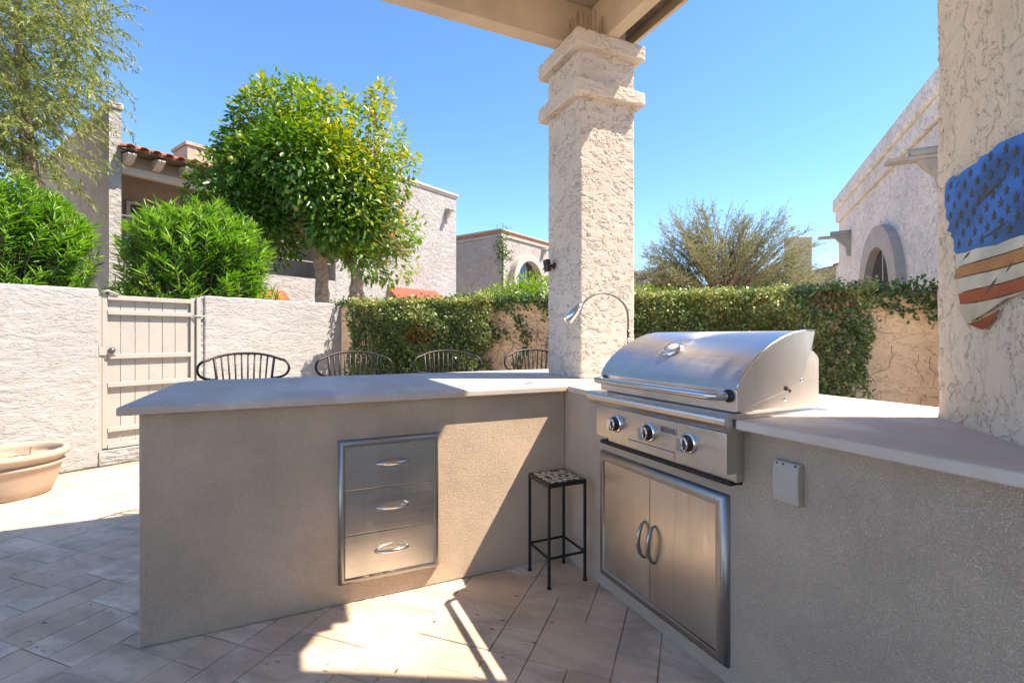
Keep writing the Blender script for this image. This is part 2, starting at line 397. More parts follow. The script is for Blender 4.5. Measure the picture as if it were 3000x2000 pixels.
G = .2122; U0 = -.159; V0 = 2.166
def cell_uv(i, j): return U0 - G * i, V0 + G * j
def uv_xy(u, v): return (u + v) / 2, (v - u) / 2
def inpoly(x, y):
    ax, ay = x + 1.305, y - 5.663
    if ax * -.479 + ay * .878 > -.12 and x < .65: return False
    bx, by = x - .62, y - 6.71
    if bx * .671 + by * .741 > -.05 and x > .6: return False
    if y < 1.10 * 1 - 3.0 or x < -5.4 or x > 5.4: return False
    if x - y > 1.35 and y < 1.2 and x < 3.0: return False
    return True
occ = {}; tiles = []
def put(i, j, a, b):
    for p in range(a):
        for q in range(b): occ[(i+p, j+q)] = 1
    tiles.append((i, j, a, b))
# tiles whose joints can be read in the photograph (a cells across rows, b cells along them)
for t in ((1, 1, 2, 2), (1, 3, 1, 2), (2, 3, 1, 1), (3, 1, 1, 1), (3, 2, 1, 2), (0, -1, 1, 2), (0, 1, 1, 1), (0, 2, 1, 3), (1, 0, 1, 1), (2, -1, 1, 2),
          (3, 0, 1, 1), (4, 1, 2, 2), (4, 3, 2, 2), (4, 0, 1, 1), (5, -1, 1, 2)): put(*t)
random.seed(21)
order = [(i, j) for j in range(-18, 45) for i in range(-22, 46)]
for i, j in order:
    if (i, j) in occ: continue
    u, v = cell_uv(i + .5, j + .5); x, y = uv_xy(u, v)
    if not inpoly(x, y): continue
    opts = [(1, 3), (2, 3), (2, 2), (1, 2), (1, 1), (2, 1)]; wts = [.04, .20, .36, .16, .12, .12]
    seq = []
    while len(seq) < len(opts):
        k = random.choices(range(len(opts)), wts)[0]
        if opts[k] not in seq: seq.append(opts[k])
    for a, b in seq:
        if all((i+p, j+q) not in occ for p in range(a) for q in range(b)): put(i, j, a, b); break
def tile_mesh(a, b, bev=.0022):
    m = MB(); s = G / math.sqrt(2); hw, hb = a*s/2 - .0016, b*s/2 - .0016
    m.box(-hw, hw, -hb, hb, -.02, 0)
    bm = m.bm; bmesh.ops.recalc_face_normals(bm, faces=bm.faces[:])
    es = [e for e in bm.edges if max(v.co.z for v in e.verts) > -.001 and min(v.co.z for v in e.verts) > -.001]
    bmesh.ops.bevel(bm, geom=es, offset=bev, segments=1, affect='EDGES')
    me = bpy.data.meshes.new('paver'); bm.to_mesh(me); bm.free(); me.materials.append(M_pave); return me
tmesh = {}
cy, sy = math.cos(R(CAM_YAW)), math.sin(R(CAM_YAW))
vis = []; random.seed(5)
for t in tiles:
    i, j, a, b = t; u, v = cell_uv(i + a/2, j + b/2); x, y = uv_xy(u, v)
    r, d = x*cy - y*sy, x*sy + y*cy
    if x > -.25 and x < 2.0 and 2.62 < y < 3.1: continue
    if x > 1.72 and x < 2.0 and y < 2.4: continue
    size = a*b/(max(d, .3)**2) if (d > .8 and abs(r) < 1.12*d and not (y > 2.3 and x > -.75) and not (x > 1.45)) else 0
    vis.append((size, t, x, y))
vis.sort(key=lambda q: -q[0])
rest = MB()
for n, (s_, t, x, y) in enumerate(vis):
    a, b = t[2], t[3]
    z = random.uniform(-.0012, .0012); rz = R(-45) + random.uniform(-.004, .004)
    if n < 290 and s_ > 0:
        if (a, b) not in tmesh: tmesh[(a, b)] = tile_mesh(a, b)
        o = bpy.data.objects.new('paver', tmesh[(a, b)]); COL.objects.link(o); o.parent = floor
        o.location = (x, y, z); o.rotation_euler = (0, 0, rz)
    else:
        s = G/math.sqrt(2); rest.M = Matrix.Translation((x, y, z)) @ Matrix.Rotation(rz, 4, 'Z')
        rest.box(-a*s/2+.002, a*s/2-.002, -b*s/2+.002, b*s/2-.002, -.02, 0)
rest.build('far_pavers', travertine('travertine_far', island=False), floor, kind='stuff')

# ------------------------------------------------------------------ house wall at the right (45 degrees) and the patio cover
hw = thing('house_wall', 'heavily trowelled beige stucco house wall at the right edge with the metal flag', 'wall', (1.0, -.5, 0), kind=None)
PLW = frame((1.9, .855), 225)                 # x runs back along the wall, +y into the wall
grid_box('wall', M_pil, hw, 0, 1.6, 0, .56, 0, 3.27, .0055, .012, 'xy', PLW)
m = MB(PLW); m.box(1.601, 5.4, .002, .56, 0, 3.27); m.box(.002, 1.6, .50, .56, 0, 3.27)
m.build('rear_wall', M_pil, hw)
m = MB(); m.poly([(1.94, .86), (1.98, .938), (2.70, .548), (2.35, .15)], 3.30, 3.36); m.build('shadow_eave', M_fasc, hw)  # unseen slab, added to shade the near edge of the floor's sun patch
roof = thing('patio_roof', 'beige painted wooden patio cover with board ceiling above the stucco column', 'patio cover', (0, 0, 3.0))
MB().box(-.75, 1.771, 2.634, 2.733, 3.006, 3.272).build('beam', M_beam, roof, bevel=.004)
MB().box(1.772, 1.858, -1.0, 2.80, 3.006, 3.272).build('beam', M_beam, roof, bevel=.004)
MB().box(-.75, 1.60, 2.96, 2.987, 3.276, 3.36).build('fascia', M_fasc, roof, bevel=.003)
MB().poly([(2.072, 1.19), (2.10, 1.20), (2.10, 2.985), (2.072, 2.985)], 3.10, 3.34).build('fascia', M_fasc, roof, bevel=.003)
MB().box(1.95, 2.068, 1.15, 2.95, 3.16, 3.268).build('outer_rafter', M_darkwood, roof)
x = -.75
while x < 2.06:
    x1 = min(x + .137, 2.07)
    def yl(xx): return max(-3.4, xx - 1.10) if xx < 1.9 else max(1.0, 1.0 + (xx-1.9)*.95)
    p = MB(); p.poly([(x, yl(x)), (x1, yl(x1)), (x1, 2.958), (x, 2.958)], 3.275, 3.294); p.build('plank', M_plank, roof)
    x += .140
MB().poly([(-.78, -1.95), (1.97, .80), (1.98, .93), (2.062, 1.056), (2.10, 1.13), (2.10, 2.985), (-.78, 2.985)], 3.297, 3.352).build('roof_deck', M_fasc, roof)

# ------------------------------------------------------------------ column
col = thing('stucco_column', 'square trowelled stucco column with two stepped bands rising from the bar counter', 'column', (1.82, 2.72, .91))
X0, X1, Y0, Y1 = 1.617, 2.02, 2.52, 2.92
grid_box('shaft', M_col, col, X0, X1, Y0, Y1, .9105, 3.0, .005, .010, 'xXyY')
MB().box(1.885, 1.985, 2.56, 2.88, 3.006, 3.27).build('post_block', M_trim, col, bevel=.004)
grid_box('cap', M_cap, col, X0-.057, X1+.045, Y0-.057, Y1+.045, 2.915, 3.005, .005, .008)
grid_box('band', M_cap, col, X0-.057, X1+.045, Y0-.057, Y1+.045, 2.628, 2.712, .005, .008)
sp = thing('bird_spikes', 'rusty upright bird spikes on top of the column cap under the beams', 'bird spikes', (1.64, 2.55, 3.006))
for k in range(15):
    t = k / 14; 
    if k < 8: x, y = 1.575 + random.uniform(0, .03), 2.50 + t * .22
    else: x, y = 1.585 + (k-8) * .028, 2.475 + random.uniform(0, .02)
    h = random.uniform(.07, .14)
    MB().tube([(x, y, 3.004), (x + random.uniform(-.006, .006), y + random.uniform(-.006, .006), 3.005 + h)], .0024, 4).build('spike', M_spk, sp)
fl_ = thing('spotlight', 'small black spotlight on the shaded side of the stucco column', 'spotlight', (1.60, 2.836, 1.636))
MB().lathe([(0, 0), (.024, 0), (.022, .006), (.008, .028), (.008, .045)], (1.6165, 2.836, 1.636), (-1, 0, 0), 16).build('mount', M_black, fl_)
m = MB(Matrix.Translation((1.562, 2.836, 1.640)) @ Matrix.Rotation(R(-8), 4, 'Y')); m.box(-.017, .013, -.026, .026, -.042, .038); m.build('lamp_body', M_black, fl_, bevel=.004)

# ------------------------------------------------------------------ kitchen counter
kc = thing('kitchen_counter', 'L shaped beige stucco barbecue counter with a pale stone top', 'counter', (1.0, 2.2, 0))
b = MB(); b.box(-.506, 1.345, 2.245, 2.95, 0, .88)
b.build('bar_wall', M_isl, kc, bevel=.008)
b = MB()
b.box(1.345, 2.12, -1.2, 1.13, 0, .88); b.box(1.345, 2.12, 1.87, 2.95, 0, .88); b.box(1.345, 2.12, 1.13, 1.87, 0, .685); b.box(1.77, 2.12, 1.13, 1.87, .685, .88)
b.build('barbecue_wall', M_isl, kc)
def slab(pts): 
    m = MB(); m.poly(pts, .8803, .911); return m
slab([(-.565, 2.205), (1.333, 2.205), (1.337, 2.2065), (2.17, 2.2065), (2.17, 3.40), (-.46, 3.40), (-.565, 3.29)]).build('countertop', M_slab, kc, bevel=.006, seg=3)
slab([(1.335, 2.204), (1.298, 1.862), (2.17, 1.862), (2.17, 2.204)]).build('countertop', M_slab, kc, bevel=.006, seg=3)
slab([(1.262, -1.2), (2.17, -1.2), (2.17, 1.860), (1.735, 1.860), (1.735, 1.092), (1.266, 1.092)]).build('countertop', M_slab, kc, bevel=.007, seg=3)
oc = thing('outlet_cover', 'beige weatherproof outlet cover on the right counter wall', 'outlet cover', (1.34, .962, .678))
m = MB(); m.prism([(1.3449, .678), (1.322, .684), (1.317, .72), (1.317, .77), (1.324, .802), (1.3449, .806)], .922, 1.003, lambda u, v, t: (u, t, v)); m.build('cover', M_plate, oc, bevel=.004)
for y, z in ((.932, .797), (.99, .795), (.97, .796)): MB().lathe([(0, 0), (.0028, 0), (.0028, .003), (0, .003)], (1.3235, y, z), (-1, 0, 0), 8).build('screw', M_dark, oc)

# ------------------------------------------------------------------ drawers
dr = thing('drawer_unit', 'stainless steel three drawer unit set in the bar wall', 'drawer unit', (.425, 2.24, .09))
def rframe(fn, a0, a1, b0, b1, wd, dep):        # picture frame with a rounded profile; fn(a, b, outward)
    m = MB(); prof = [(0, 0), (wd*.05, dep*.45), (wd*.22, dep*.80), (wd*.45, dep*.97), (wd*.75, dep), (wd*.97, dep*.96), (wd, dep*.90), (wd, 0)]
    cor = [(a0, b0, 1, 1), (a1, b0, -1, 1), (a1, b1, -1, -1), (a0, b1, 1, -1)]
    rings = [[m.v(fn(a + sa*p, b + sb*p, h)) for p, h in prof] for a, b, sa, sb in cor]
    for i in range(4):
        A, B = rings[i], rings[(i+1) % 4]
        for k in range(len(prof)-1): m.f([A[k], A[k+1], B[k+1], B[k]], True)
    return m
fd = lambda a, b, h: (a, 2.2448 - h, b)
rframe(fd, .200, .647, .091, .718, .026, .030).build('frame', M_frm, dr)
MB().box(.222, .627, 2.236, 2.2445, .112, .700).build('backing', M_dark, dr)
zs = [.690, .4955, .3015, .107]
for k in range(3):
    z1, z0 = zs[k], zs[k+1] + .003
    d = MB().box(.2265, .6235, 2.2235, 2.2355, z0, z1).build('drawer', M_steelX, dr, bevel=.0015)
    zc = (z0 + z1)/2 + .005
    m = MB(); pr = []
    for q in range(13):
        t = q/12; x = .352 + .152*t; s = math.sin(math.pi*t); pr.append((x, .004 + .030*s**.8, .006 + .017*s**.7))
    # bowed pull with an open middle
    pts = [(x, 2.2225 - o, zc + .002 + hh*.35) for x, o, hh in pr]
    m.tube(pts, [.003 + .0065*math.sin(math.pi*q/12)**.6 for q in range(13)], 10)
    m.build('handle', M_bar, d)
    WM[d.name] = WM[dr.name]

# ------------------------------------------------------------------ cabinet doors under the grill
cb = thing('storage_cabinet', 'double stainless access cabinet under the grill with streaky brushed fronts', 'cabinet', (1.34, 1.55, .06))
fc = lambda a, b, h: (1.3448 - h, a, b)
rframe(fc, 1.178, 1.905, .062, .640, .040, .026).build('frame', M_frm, cb)
MB().box(1.337, 1.3445, 1.21, 1.87, .09, .61).build('backing', M_dark, cb)
for (y0, y1, hy) in ((1.2205, 1.5525, 1.525), (1.5555, 1.862, 1.583)):
    d = MB().box(1.3245, 1.3365, y0, y1, .104, .5985).build('door', M_steelZ, cb, bevel=.0015)
    pts = []; rr = []
    for q in range(15):
        t = q/14; s = math.sin(math.pi*t); pts.append((1.324 - .001 - .034*s**.6, hy, .268 + .150*t)); rr.append(.004 + .0055*s**.5)
    m = MB(); m.tube(pts, rr, 10); m.build('handle', M_hnd, d)

# ------------------------------------------------------------------ grill
gr = thing('gas_grill', 'built in stainless steel gas grill with a domed hood and three knobs', 'grill', (1.5, 1.47, .7))
YA, YB = 1.103, 1.832
arc = [(1.285, .932), (1.284, 1.000), (1.298, 1.026), (1.318, 1.052), (1.345, 1.080), (1.39, 1.113), (1.44, 1.141), (1.492, 1.163), (1.546, 1.180), (1.602, 1.189), (1.662, 1.190), (1.645, 1.13), (1.59, 1.02), (1.53, .992)]
XZ = lambda u, v, t: (u, t, v)
hood = MB(); 
P0 = [(u, v) for u, v in arc]
# curved skin
up = P0[:11]; inner = []
A = [hood.v((u, YA+.004, v)) for u, v in up]; B = [hood.v((u, YB-.004, v)) for u, v in up]
for k in range(10): hood.f([A[k], A[k+1], B[k+1], B[k]], k > 1)
back = [hood.v((u, y, v)) for y in (YA+.004, YB-.004) for u, v in ((1.645, 1.13), (1.59, 1.02))]
hood.f([A[10], back[0], back[2], B[10]]); hood.f([back[0], back[1], back[3], back[2]])
ho = hood.build('hood', M_steelY, gr)
for y0, y1 in ((YA-.004, YA+.005), (YB-.005, YB+.004)):
    q = MB(); q.prism(P0, y0, y1, XZ); q.build('hood_side', steel('hood_side_steel', .36, 'Z', (.66, .65, .63), .10) if y0 < 1.2 else M_steelP, ho, bevel=.0015)
rim = MB(); rim.tube([(u - .001, YA-.003, v + .001) for u, v in up[1:]], .0038, 6); rim.build('hood_rim', M_bar, ho)
# fire box side plates, body
fb = [(1.30, .928), (1.70, .928), (1.70, 1.090), (1.692, 1.103), (1.676, 1.115), (1.642, 1.132), (1.57, 1.0), (1.45, .99)]
for y0, y1 in ((YA+.008, YA+.014), (YB-.014, YB-.008)):
    q = MB(); q.prism(fb, y0, y1, XZ); q.build('side_plate', M_steelP, gr, bevel=.001)
MB().box(1.31, 1.70, YA+.02, YB-.02, .70, .985).build('fire_box', M_steelP, gr)
MB().box(1.695, 1.70, YA+.016, YB-.016, .93, 1.09).build('rear_plate', M_steelP, gr)
MB().box(1.268, 1.742, YA-.018, YB+.022, .9112, .9145).build('counter_flange', M_steelP, gr, bevel=.001)
led = [(1.32, .9262), (1.252, .9262), (1.238, .922), (1.229, .914), (1.227, .904), (1.232, .893), (1.243, .878), (1.252, .867), (1.32, .867)]
q = MB(); q.prism(led, 1.098, 1.868, XZ); q.build('front_shelf', M_steelP, gr, bevel=.0015)
cp = MB().box(1.248, 1.30, 1.108, 1.816, .735, .8665).build('control_panel', M_steelP, gr, bevel=.002)
MB().box(1.30, 1.76, 1.14, 1.86, .6855, .70).build('liner_tray', M_dark, gr)
MB().box(1.2445, 1.2478, 1.333, 1.589, .7345, .757).build('drip_tray', M_steelP, gr, bevel=.001)
MB().box(1.2470, 1.2482, 1.330, 1.5915, .7572, .7588).build('tray_gap', M_dark, gr)
for y, z in ((1.668, .8065), (1.467, .806), (1.265, .805)):
    k = MB().lathe([(0, 0), (.036, 0), (.037, .004), (.033, .008), (.030, .009)], (1.2478, y, z), (-1, 0, 0), 28).build('knob', M_chrome, gr)
    MB().lathe([(.030, .008), (.0285, .014), (.026, .030), (.0245, .034), (0, .034)], (1.2478, y, z), (-1, 0, 0), 28).build('knob_body', M_knob, k)
    m = MB(Matrix.Translation((1.2478 - .034, y, z)) @ Matrix.Rotation(R(4), 4, 'X'))
    pr = [(-.0245, 0), (-.0235, .007), (-.006, .009), (.006, .009), (.0235, .007), (.0245, 0), (.0235, -.007), (.006, -.009), (-.006, -.009), (-.0235, -.007)]
    m.prism(pr, .002, -.012, lambda u, v, t: (t, v*1.35, u)); m.build('knob_grip', M_chrome, k, bevel=.002)
    MB().lathe([(.0262, .031), (.0262, .0355), (.0215, .0362), (.0205, .034)], (1.2478, y, z), (-1, 0, 0), 28).build('knob_ring', M_chrome, k)
bd = MB().box(1.2445, 1.2482, 1.324, 1.402, .8205, .8425).build('name_badge', plain('badge_grey', (.16, .16, .16), .35, .7), gr, bevel=.001)
rframe(lambda a, b, h: (1.2446 - h, a, b), 1.325, 1.401, .8212, .8418, .0016, .001).build('badge_border', M_bar, bd)
def text(body, size, M, mat, parent, name='lettering', ext=.0004):
    cu = bpy.data.curves.new(name, 'FONT'); cu.body = body; cu.size = size; cu.extrude = ext; cu.align_x = 'CENTER'; cu.align_y = 'CENTER'
    tmp = bpy.data.objects.new('tmp', cu); COL.objects.link(tmp); bpy.context.view_layer.update()
    me = bpy.data.meshes.new_from_object(tmp.evaluated_get(bpy.context.evaluated_depsgraph_get())); bpy.data.objects.remove(tmp)
    me.materials.clear(); me.materials.append(mat); o = bpy.data.objects.new(name, me); COL.objects.link(o); o.parent = parent
    o.matrix_local = WM[parent.name].inverted() @ M; return o
TM = Matrix(((0, 0, -1, 1.2440), (-1, 0, 0, 1.358), (0, 1, 0, .8315), (0, 0, 0, 1)))
text('AOG', .020, TM, M_chrome, bd)
m = MB(); m.prism([(0, -.006), (.004, -.003), (.0038, .001), (.001, .0065), (.0005, .002), (-.002, .003), (-.0035, -.002)], 1.2444, 1.2436, lambda u, v, t: (t, 1.390 - u, .8315 + v)); m.build('flame_mark', plain('badge_red', (.45, .04, .02), .4), bd)
# handle
hp = []
for q in range(7): a = q/6*math.pi/2; hp.append((1.285 - .058 + .0 - 0 + .03 - .03*math.sin(a) , 1.792 + .0 - 0 + (.0)*a, .981))
def bend(c, r, a0, a1, n=7): return [(c[0] + r*math.cos(a0 + (a1-a0)*k/(n-1)), c[1] + r*math.sin(a0 + (a1-a0)*k/(n-1)), .980) for k in range(n)]
pts = [(1.284, 1.800, .980)] + bend((1.258, 1.765), .035, math.pi/2, math.pi) + bend((1.258, 1.165), .035, math.pi, 1.5*math.pi) + [(1.284, 1.130, .980)]
m = MB(); m.tube(pts, .0135, 14); hd = m.build('handle', M_bar, ho)
for y in (1.800, 1.130): MB().lathe([(0, 0), (.021, 0), (.021, .006), (.014, .008), (0, .008)], (1.2845, y, .980), (-1, 0, 0), 20).build('handle_washer', M_black, hd)
TN = Vector((-.547, 0, .838)); tc = Vector((1.392, 1.497, 1.1155))
th = MB().lathe([(0, 0), (.043, 0), (.045, .004), (.040, .012), (.033, .016), (.031, .013), (0, .013)], tc, TN, 32).build('thermometer', M_chrome, ho)
dial = MB().lathe([(0, .0135), (.030, .0135), (.030, .0140), (0, .0140)], tc, TN, 28).build('dial_face', plain('dial_white', (.55, .56, .56), .25), th)
nx = TN.cross(Vector((0, 1, 0))).normalized()
for a, L_, mt in [(R(110), .02, plain('dial_needle', (.35, .04, .03), .5))] + [(R(210 - k*30), .004, M_black) for k in range(9)]:
    dv = Vector((0, 1, 0))*math.cos(a) - nx*math.sin(a); e = tc + TN*.0145
    p0, p1 = (e, e + dv*L_) if L_ > .01 else (e + dv*.024, e + dv*.028)
    MB().tube([p0, p1], .0008, 4).build('dial_mark', mt, th)
for (x, z, r, mt) in ((1.513, .997, .0085, M_dark), (1.530, .988, .006, M_dark), (1.524, .958, .005, M_chrome), (1.592, 1.021, .0065, M_chrome)):
    MB().lathe([(0, 0), (r, 0), (r, .002), (0, .0022)], (x, YA-.004 if z > .98 else YA+.008, z), (0, -1, 0), 14).build('bolt', mt, gr)

# ------------------------------------------------------------------ gooseneck lamp
lp = thing('gooseneck_lamp', 'bent stainless gooseneck grill lamp beside the stucco column', 'lamp', (1.80, 2.30, .911))
raw = [(1.918, 1.136), (1.919, 1.198), (1.919, 1.283), (1.913, 1.325), (1.900, 1.352), (1.878, 1.378), (1.845, 1.402), (1.804, 1.420), (1.772, 1.429), (1.737, 1.433), (1.704, 1.430), (1.671, 1.421), (1.643, 1.407), (1.617, 1.390), (1.600, 1.375), (1.585, 1.361)]
rw = [(x*.9388, 1.17 + (z-1.17)*.9388) for x, z in raw]
MB().tube([(rw[0][0], 2.30, .912)] + [(rw[0][0], 2.30, z) for z in (1.0, 1.1, 1.165)], .0055, 10).build('post', M_bar, lp)
MB().lathe([(0, 0), (.028, 0), (.026, .006), (.008, .012), (0, .012)], (rw[0][0], 2.30, .9112), (0, 0, 1), 20).build('base', M_bar, lp)
MB().tube([(rw[1][0], 2.30, 1.163), (rw[1][0], 2.30, 1.205)], .0075, 10).build('switch_sleeve', M_knob, lp)
m = MB(); dense = []
for k in range(2, len(rw)-1):
    for t in range(6): dense.append((rw[k][0]*(1-t/6)+rw[k+1][0]*t/6, 2.30, rw[k][1]*(1-t/6)+rw[k+1][1]*t/6))
dense = [(rw[1][0], 2.30, 1.205 + (rw[2][1]-1.205)*t/5) for t in range(5)] + dense
m.tube(dense, [.0056 if k % 2 else .0066 for k in range(len(dense))], 8); m.build('gooseneck', M_neck, lp)
hp0 = Vector((1.575*.9388, 2.30, 1.17 + (1.355-1.17)*.9388)); hdv = (Vector((1.470*.9388, 2.30, 1.17+(1.247-1.17)*.9388)) - hp0).normalized()
m = MB(); m.lathe([(0, -.02), (.008, -.02), (.009, -.002), (.017, .004), (.021, .02), (.0255, .125), (.0235, .125), (.018, .03)], hp0, hdv, 24); m.build('lamp_shade', M_bar, lp)

# ------------------------------------------------------------------ small side table
st = thing('side_table', 'small black iron table with a patterned tile top in the counter corner', 'side table', (1.199, 2.083, 0))
tx0, tx1, ty0, ty1, tz = 1.095, 1.303, 1.977, 2.187, .487
for fx, fy in ((tx0+.006, ty0+.006), (tx1-.006, ty0+.006), (tx0+.006, ty1-.006), (tx1-.006, ty1-.006)):
    l = MB().box(fx-.0055, fx+.0055, fy-.0055, fy+.0055, .008, tz-.02).build('leg', M_iron, st)
    MB().lathe([(0, 0), (.009, 0), (.011, .006), (.007, .013), (0, .014)], (fx, fy, .001), (0, 0, 1), 12).build('foot', M_iron, l)
m = MB()
for a in ((tx0, tx1, ty0, ty0+.012), (tx0, tx1, ty1-.012, ty1)): m.box(*a, tz-.02, tz)
for a in ((tx0, tx0+.012, ty0+.0125, ty1-.0125), (tx1-.012, tx1, ty0+.0125, ty1-.0125)): m.box(*a, tz-.02, tz)
m.build('top_frame', M_iron, st)
for a in ((tx0+.012, tx1-.012, ty0+.002, ty0+.011), (tx0+.012, tx1-.012, ty1-.011, ty1-.002), (tx0+.002, tx0+.011, ty0+.012, ty1-.012), (tx1-.011, tx1-.002, ty0+.012, ty1-.012)):
    MB().box(*a, .135, .144).build('stretcher', M_iron, st)
def tile_pattern():
    m, nt, bs = mat_new('arabesque_tile'); v = pos(nt, (1/.170, 1/.170, 1)); sp = nd(nt, 'ShaderNodeSeparateXYZ')
    mp = nd(nt, 'ShaderNodeMapping'); mp.inputs['Location'].default_value = (-(tx0+.012)/.0985*0 - 11.24, -20.2, 0); nt.links.new(v, mp.inputs[0]); nt.links.new(mp.outputs[0], sp.inputs[0])
    x = mth(nt, 'SUBTRACT', mth(nt, 'FRACT', sp.outputs[0]), .5); y = mth(nt, 'SUBTRACT', mth(nt, 'FRACT', sp.outputs[1]), .5)
    ax, ay = mth(nt, 'ABSOLUTE', x), mth(nt, 'ABSOLUTE', y)
    def ring(cx, cy, r, w_):
        d = mth(nt, 'SQRT', mth(nt, 'ADD', mth(nt, 'POWER', mth(nt, 'ABSOLUTE', mth(nt, 'SUBTRACT', ax, cx)), 2), mth(nt, 'POWER', mth(nt, 'ABSOLUTE', mth(nt, 'SUBTRACT', ay, cy)), 2)))
        return mth(nt, 'LESS_THAN', mth(nt, 'ABSOLUTE', mth(nt, 'SUBTRACT', d, r)), w_)
    f = ring(.5, .5, .22, .045)
    for a in ((0, 0, .13, .06), (.26, .26, .12, .04), (.0, .42, .14, .045), (.42, .0, .14, .045), (.5, .5, 0, .08)): f = mth(nt, 'MAXIMUM', f, ring(*a))
    nt.links.new(mix(nt, f, (.045, .04, .04), (.66, .60, .48)), bs.inputs['Base Color']); bs.inputs['Roughness'].default_value = .25
    return m
M_arab = tile_pattern()
mx_, my_ = (tx0+tx1)/2, (ty0+ty1)/2
for a in ((tx0+.0125, mx_-.0005, ty0+.0125, my_-.0005), (mx_+.0005, tx1-.0125, ty0+.0125, my_-.0005), (tx0+.0125, mx_-.0005, my_+.0005, ty1-.0125), (mx_+.0005, tx1-.0125, my_+.0005, ty1-.0125)):
    MB().box(*a, tz-.012, tz+.001).build('tile', M_arab, st)

# ------------------------------------------------------------------ bar stools
def make_stool(label):
    t = thing('bar_stool', label, 'bar stool', (0, 0, 0), 0, 'black iron stools along the bar')
    m = MB(); m.lathe([(0, .70), (.17, .70), (.19, .712), (.195, .73), (.18, .752), (0, .762)], (0, 0, 0), (0, 0, 1), 28); m.build('seat', plain('seat_vinyl', (.03, .028, .026), .5), t)
    for k in range(4):
        a = R(45 + 90*k); c, s = math.cos(a), math.sin(a)
        MB().tube([(c*.15, s*.15, .70), (c*.17, s*.17, .45), (c*.22, s*.22, .0)], .010, 8).build('leg', M_iron, t)
    MB().tube([(math.cos(a)*.205, math.sin(a)*.205, .22) for a in [k*math.pi/12 for k in range(24)]], .008, 8, True).build('foot_ring', M_iron, t)
    # back hoop: wide bow that curls under at both ends; the back is on +y
    pts = []
    def bow(x, z):           # wraps forward at the sides
        return (x, .235 - 1.35*abs(x)**2.0, z)
    W_ = .268
    top = []
    for k in range(25):
        u = -1 + 2*k/24; x = W_*.80*u; z = 1.055 - .042*abs(u)**2.4; top.append((x, z))
    sideR = [(W_*.80 + .052*math.sin(a), 1.013 - .046 + .046*math.cos(a) - (.0 if a < 1.6 else 0)) for a in [k*math.pi/8 for k in range(1, 9)]]
    right = top + [(x, z - .004*i) for i, (x, z) in enumerate(sideR)] 
    right += [(W_*.70, .886), (W_*.60, .886)]
    left = [(-x, z) for x, z in ([(x, z - .004*i) for i, (x, z) in enumerate(sideR)] + [(W_*.70, .886), (W_*.60, .886)])][::-1]
    path = left + right
    m = MB(); m.tube([bow(x, z) for x, z in path], .0085, 8); hoop = m.build('back_hoop', M_iron, t)
    for k in range(10):
        u = -1 + 2*k/9; xt = W_*.66*u; zt = 1.055 - .042*abs(xt/(W_*.8))**2.4
        xb = xt*.80; p = bow(xt, zt); q = bow(xb*1.02, .72)
        MB().tube([p, ((p[0]*.5+q[0]*.5), (p[1]*.55+q[1]*.45)+.004, (zt+.72)/2), (q[0]*.92, min(q[1], .19), .735)], .0062 if 0 < k < 9 else .009, 6).build('spindle', M_iron, t)
    return t
def copy_tree(o, parent=None):
    c = o.copy(); COL.objects.link(c)
    if parent: c.parent = parent
    for ch in [x for x in o.children]: copy_tree(ch, c)
    return c
stool_lab = ['black iron stool behind the bar nearest the gate', 'black iron stool in front of the corner where pale wall meets tan wall',
             'black iron stool in front of the clipped hedge left of the column', 'black iron stool half hidden by the left side of the stucco column']
s0 = make_stool(stool_lab[0])
bpy.context.view_layer.update()
for k, (x, y, a) in enumerate(((-.245, 3.53, 4), (.455, 3.54, 4), (1.13, 3.53, -4), (1.885, 3.54, -8))):
    o = s0 if k == 0 else copy_tree(s0)
    o.location = (x, y, 0); o.rotation_euler = (0, 0, R(a)); o['label'] = stool_lab[k]

# ------------------------------------------------------------------ garden wall with gate
gwl = thing('garden_wall', 'sunlit off white trowelled garden wall left of the gate with a threshold under the gate', 'wall', (-3.0, 4.9, 0))
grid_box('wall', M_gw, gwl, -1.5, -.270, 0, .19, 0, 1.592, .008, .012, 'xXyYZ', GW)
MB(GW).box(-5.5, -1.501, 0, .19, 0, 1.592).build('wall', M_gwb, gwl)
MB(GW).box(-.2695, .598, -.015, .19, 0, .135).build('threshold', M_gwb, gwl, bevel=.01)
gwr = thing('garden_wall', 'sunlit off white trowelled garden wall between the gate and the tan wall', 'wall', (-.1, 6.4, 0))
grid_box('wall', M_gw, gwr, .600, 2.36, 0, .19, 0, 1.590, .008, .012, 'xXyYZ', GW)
gt = thing('garden_gate', 'cream painted metal gate of upright boards with five cross rails', 'gate', (-1.2, 5.7, .14))
pf = MB(GW); pf.box(-.237, -.198, .025, .060, .150, 1.545); pf.box(.478, .520, .025, .060, .150, 1.560); pf.build('gate_frame', M_gate, gt, bevel=.003)
for z in (.165, .315, .725, .985, 1.39, 1.525):
    MB(GW).box(-.1975, .4775, .018, .052, z-.021, z+.021).build('rail', M_gate, gt, bevel=.003)
xs = [-.1975, -.095, .017, .128, .239, .348, .4775]
for a, b_ in zip(xs, xs[1:]): MB(GW).box(a+.0022, b_-.0022, .054, .066, .150, 1.535).build('board', M_gate, gt, bevel=.002)
MB(GW).box(-.262, -.14, .010, .0175, 1.00, 1.075).build('lock_plate', M_gate, gt)
kx = GW @ Vector((-.172, .008, 1.042))
nrm = -(GW.to_3x3() @ Vector((0, 1, 0)))
lk = MB().lathe([(0, 0), (.026, 0), (.028, .008), (.023, .016), (.018, .03), (0, .034)], kx, nrm, 20).build('lock', plain('lock_grey', (.10, .11, .13), .4, .6), gt)
MB(GW).box(.524, .562, .0, .045, .136, 1.570).build('hinge_post', M_gate, gt, bevel=.003)
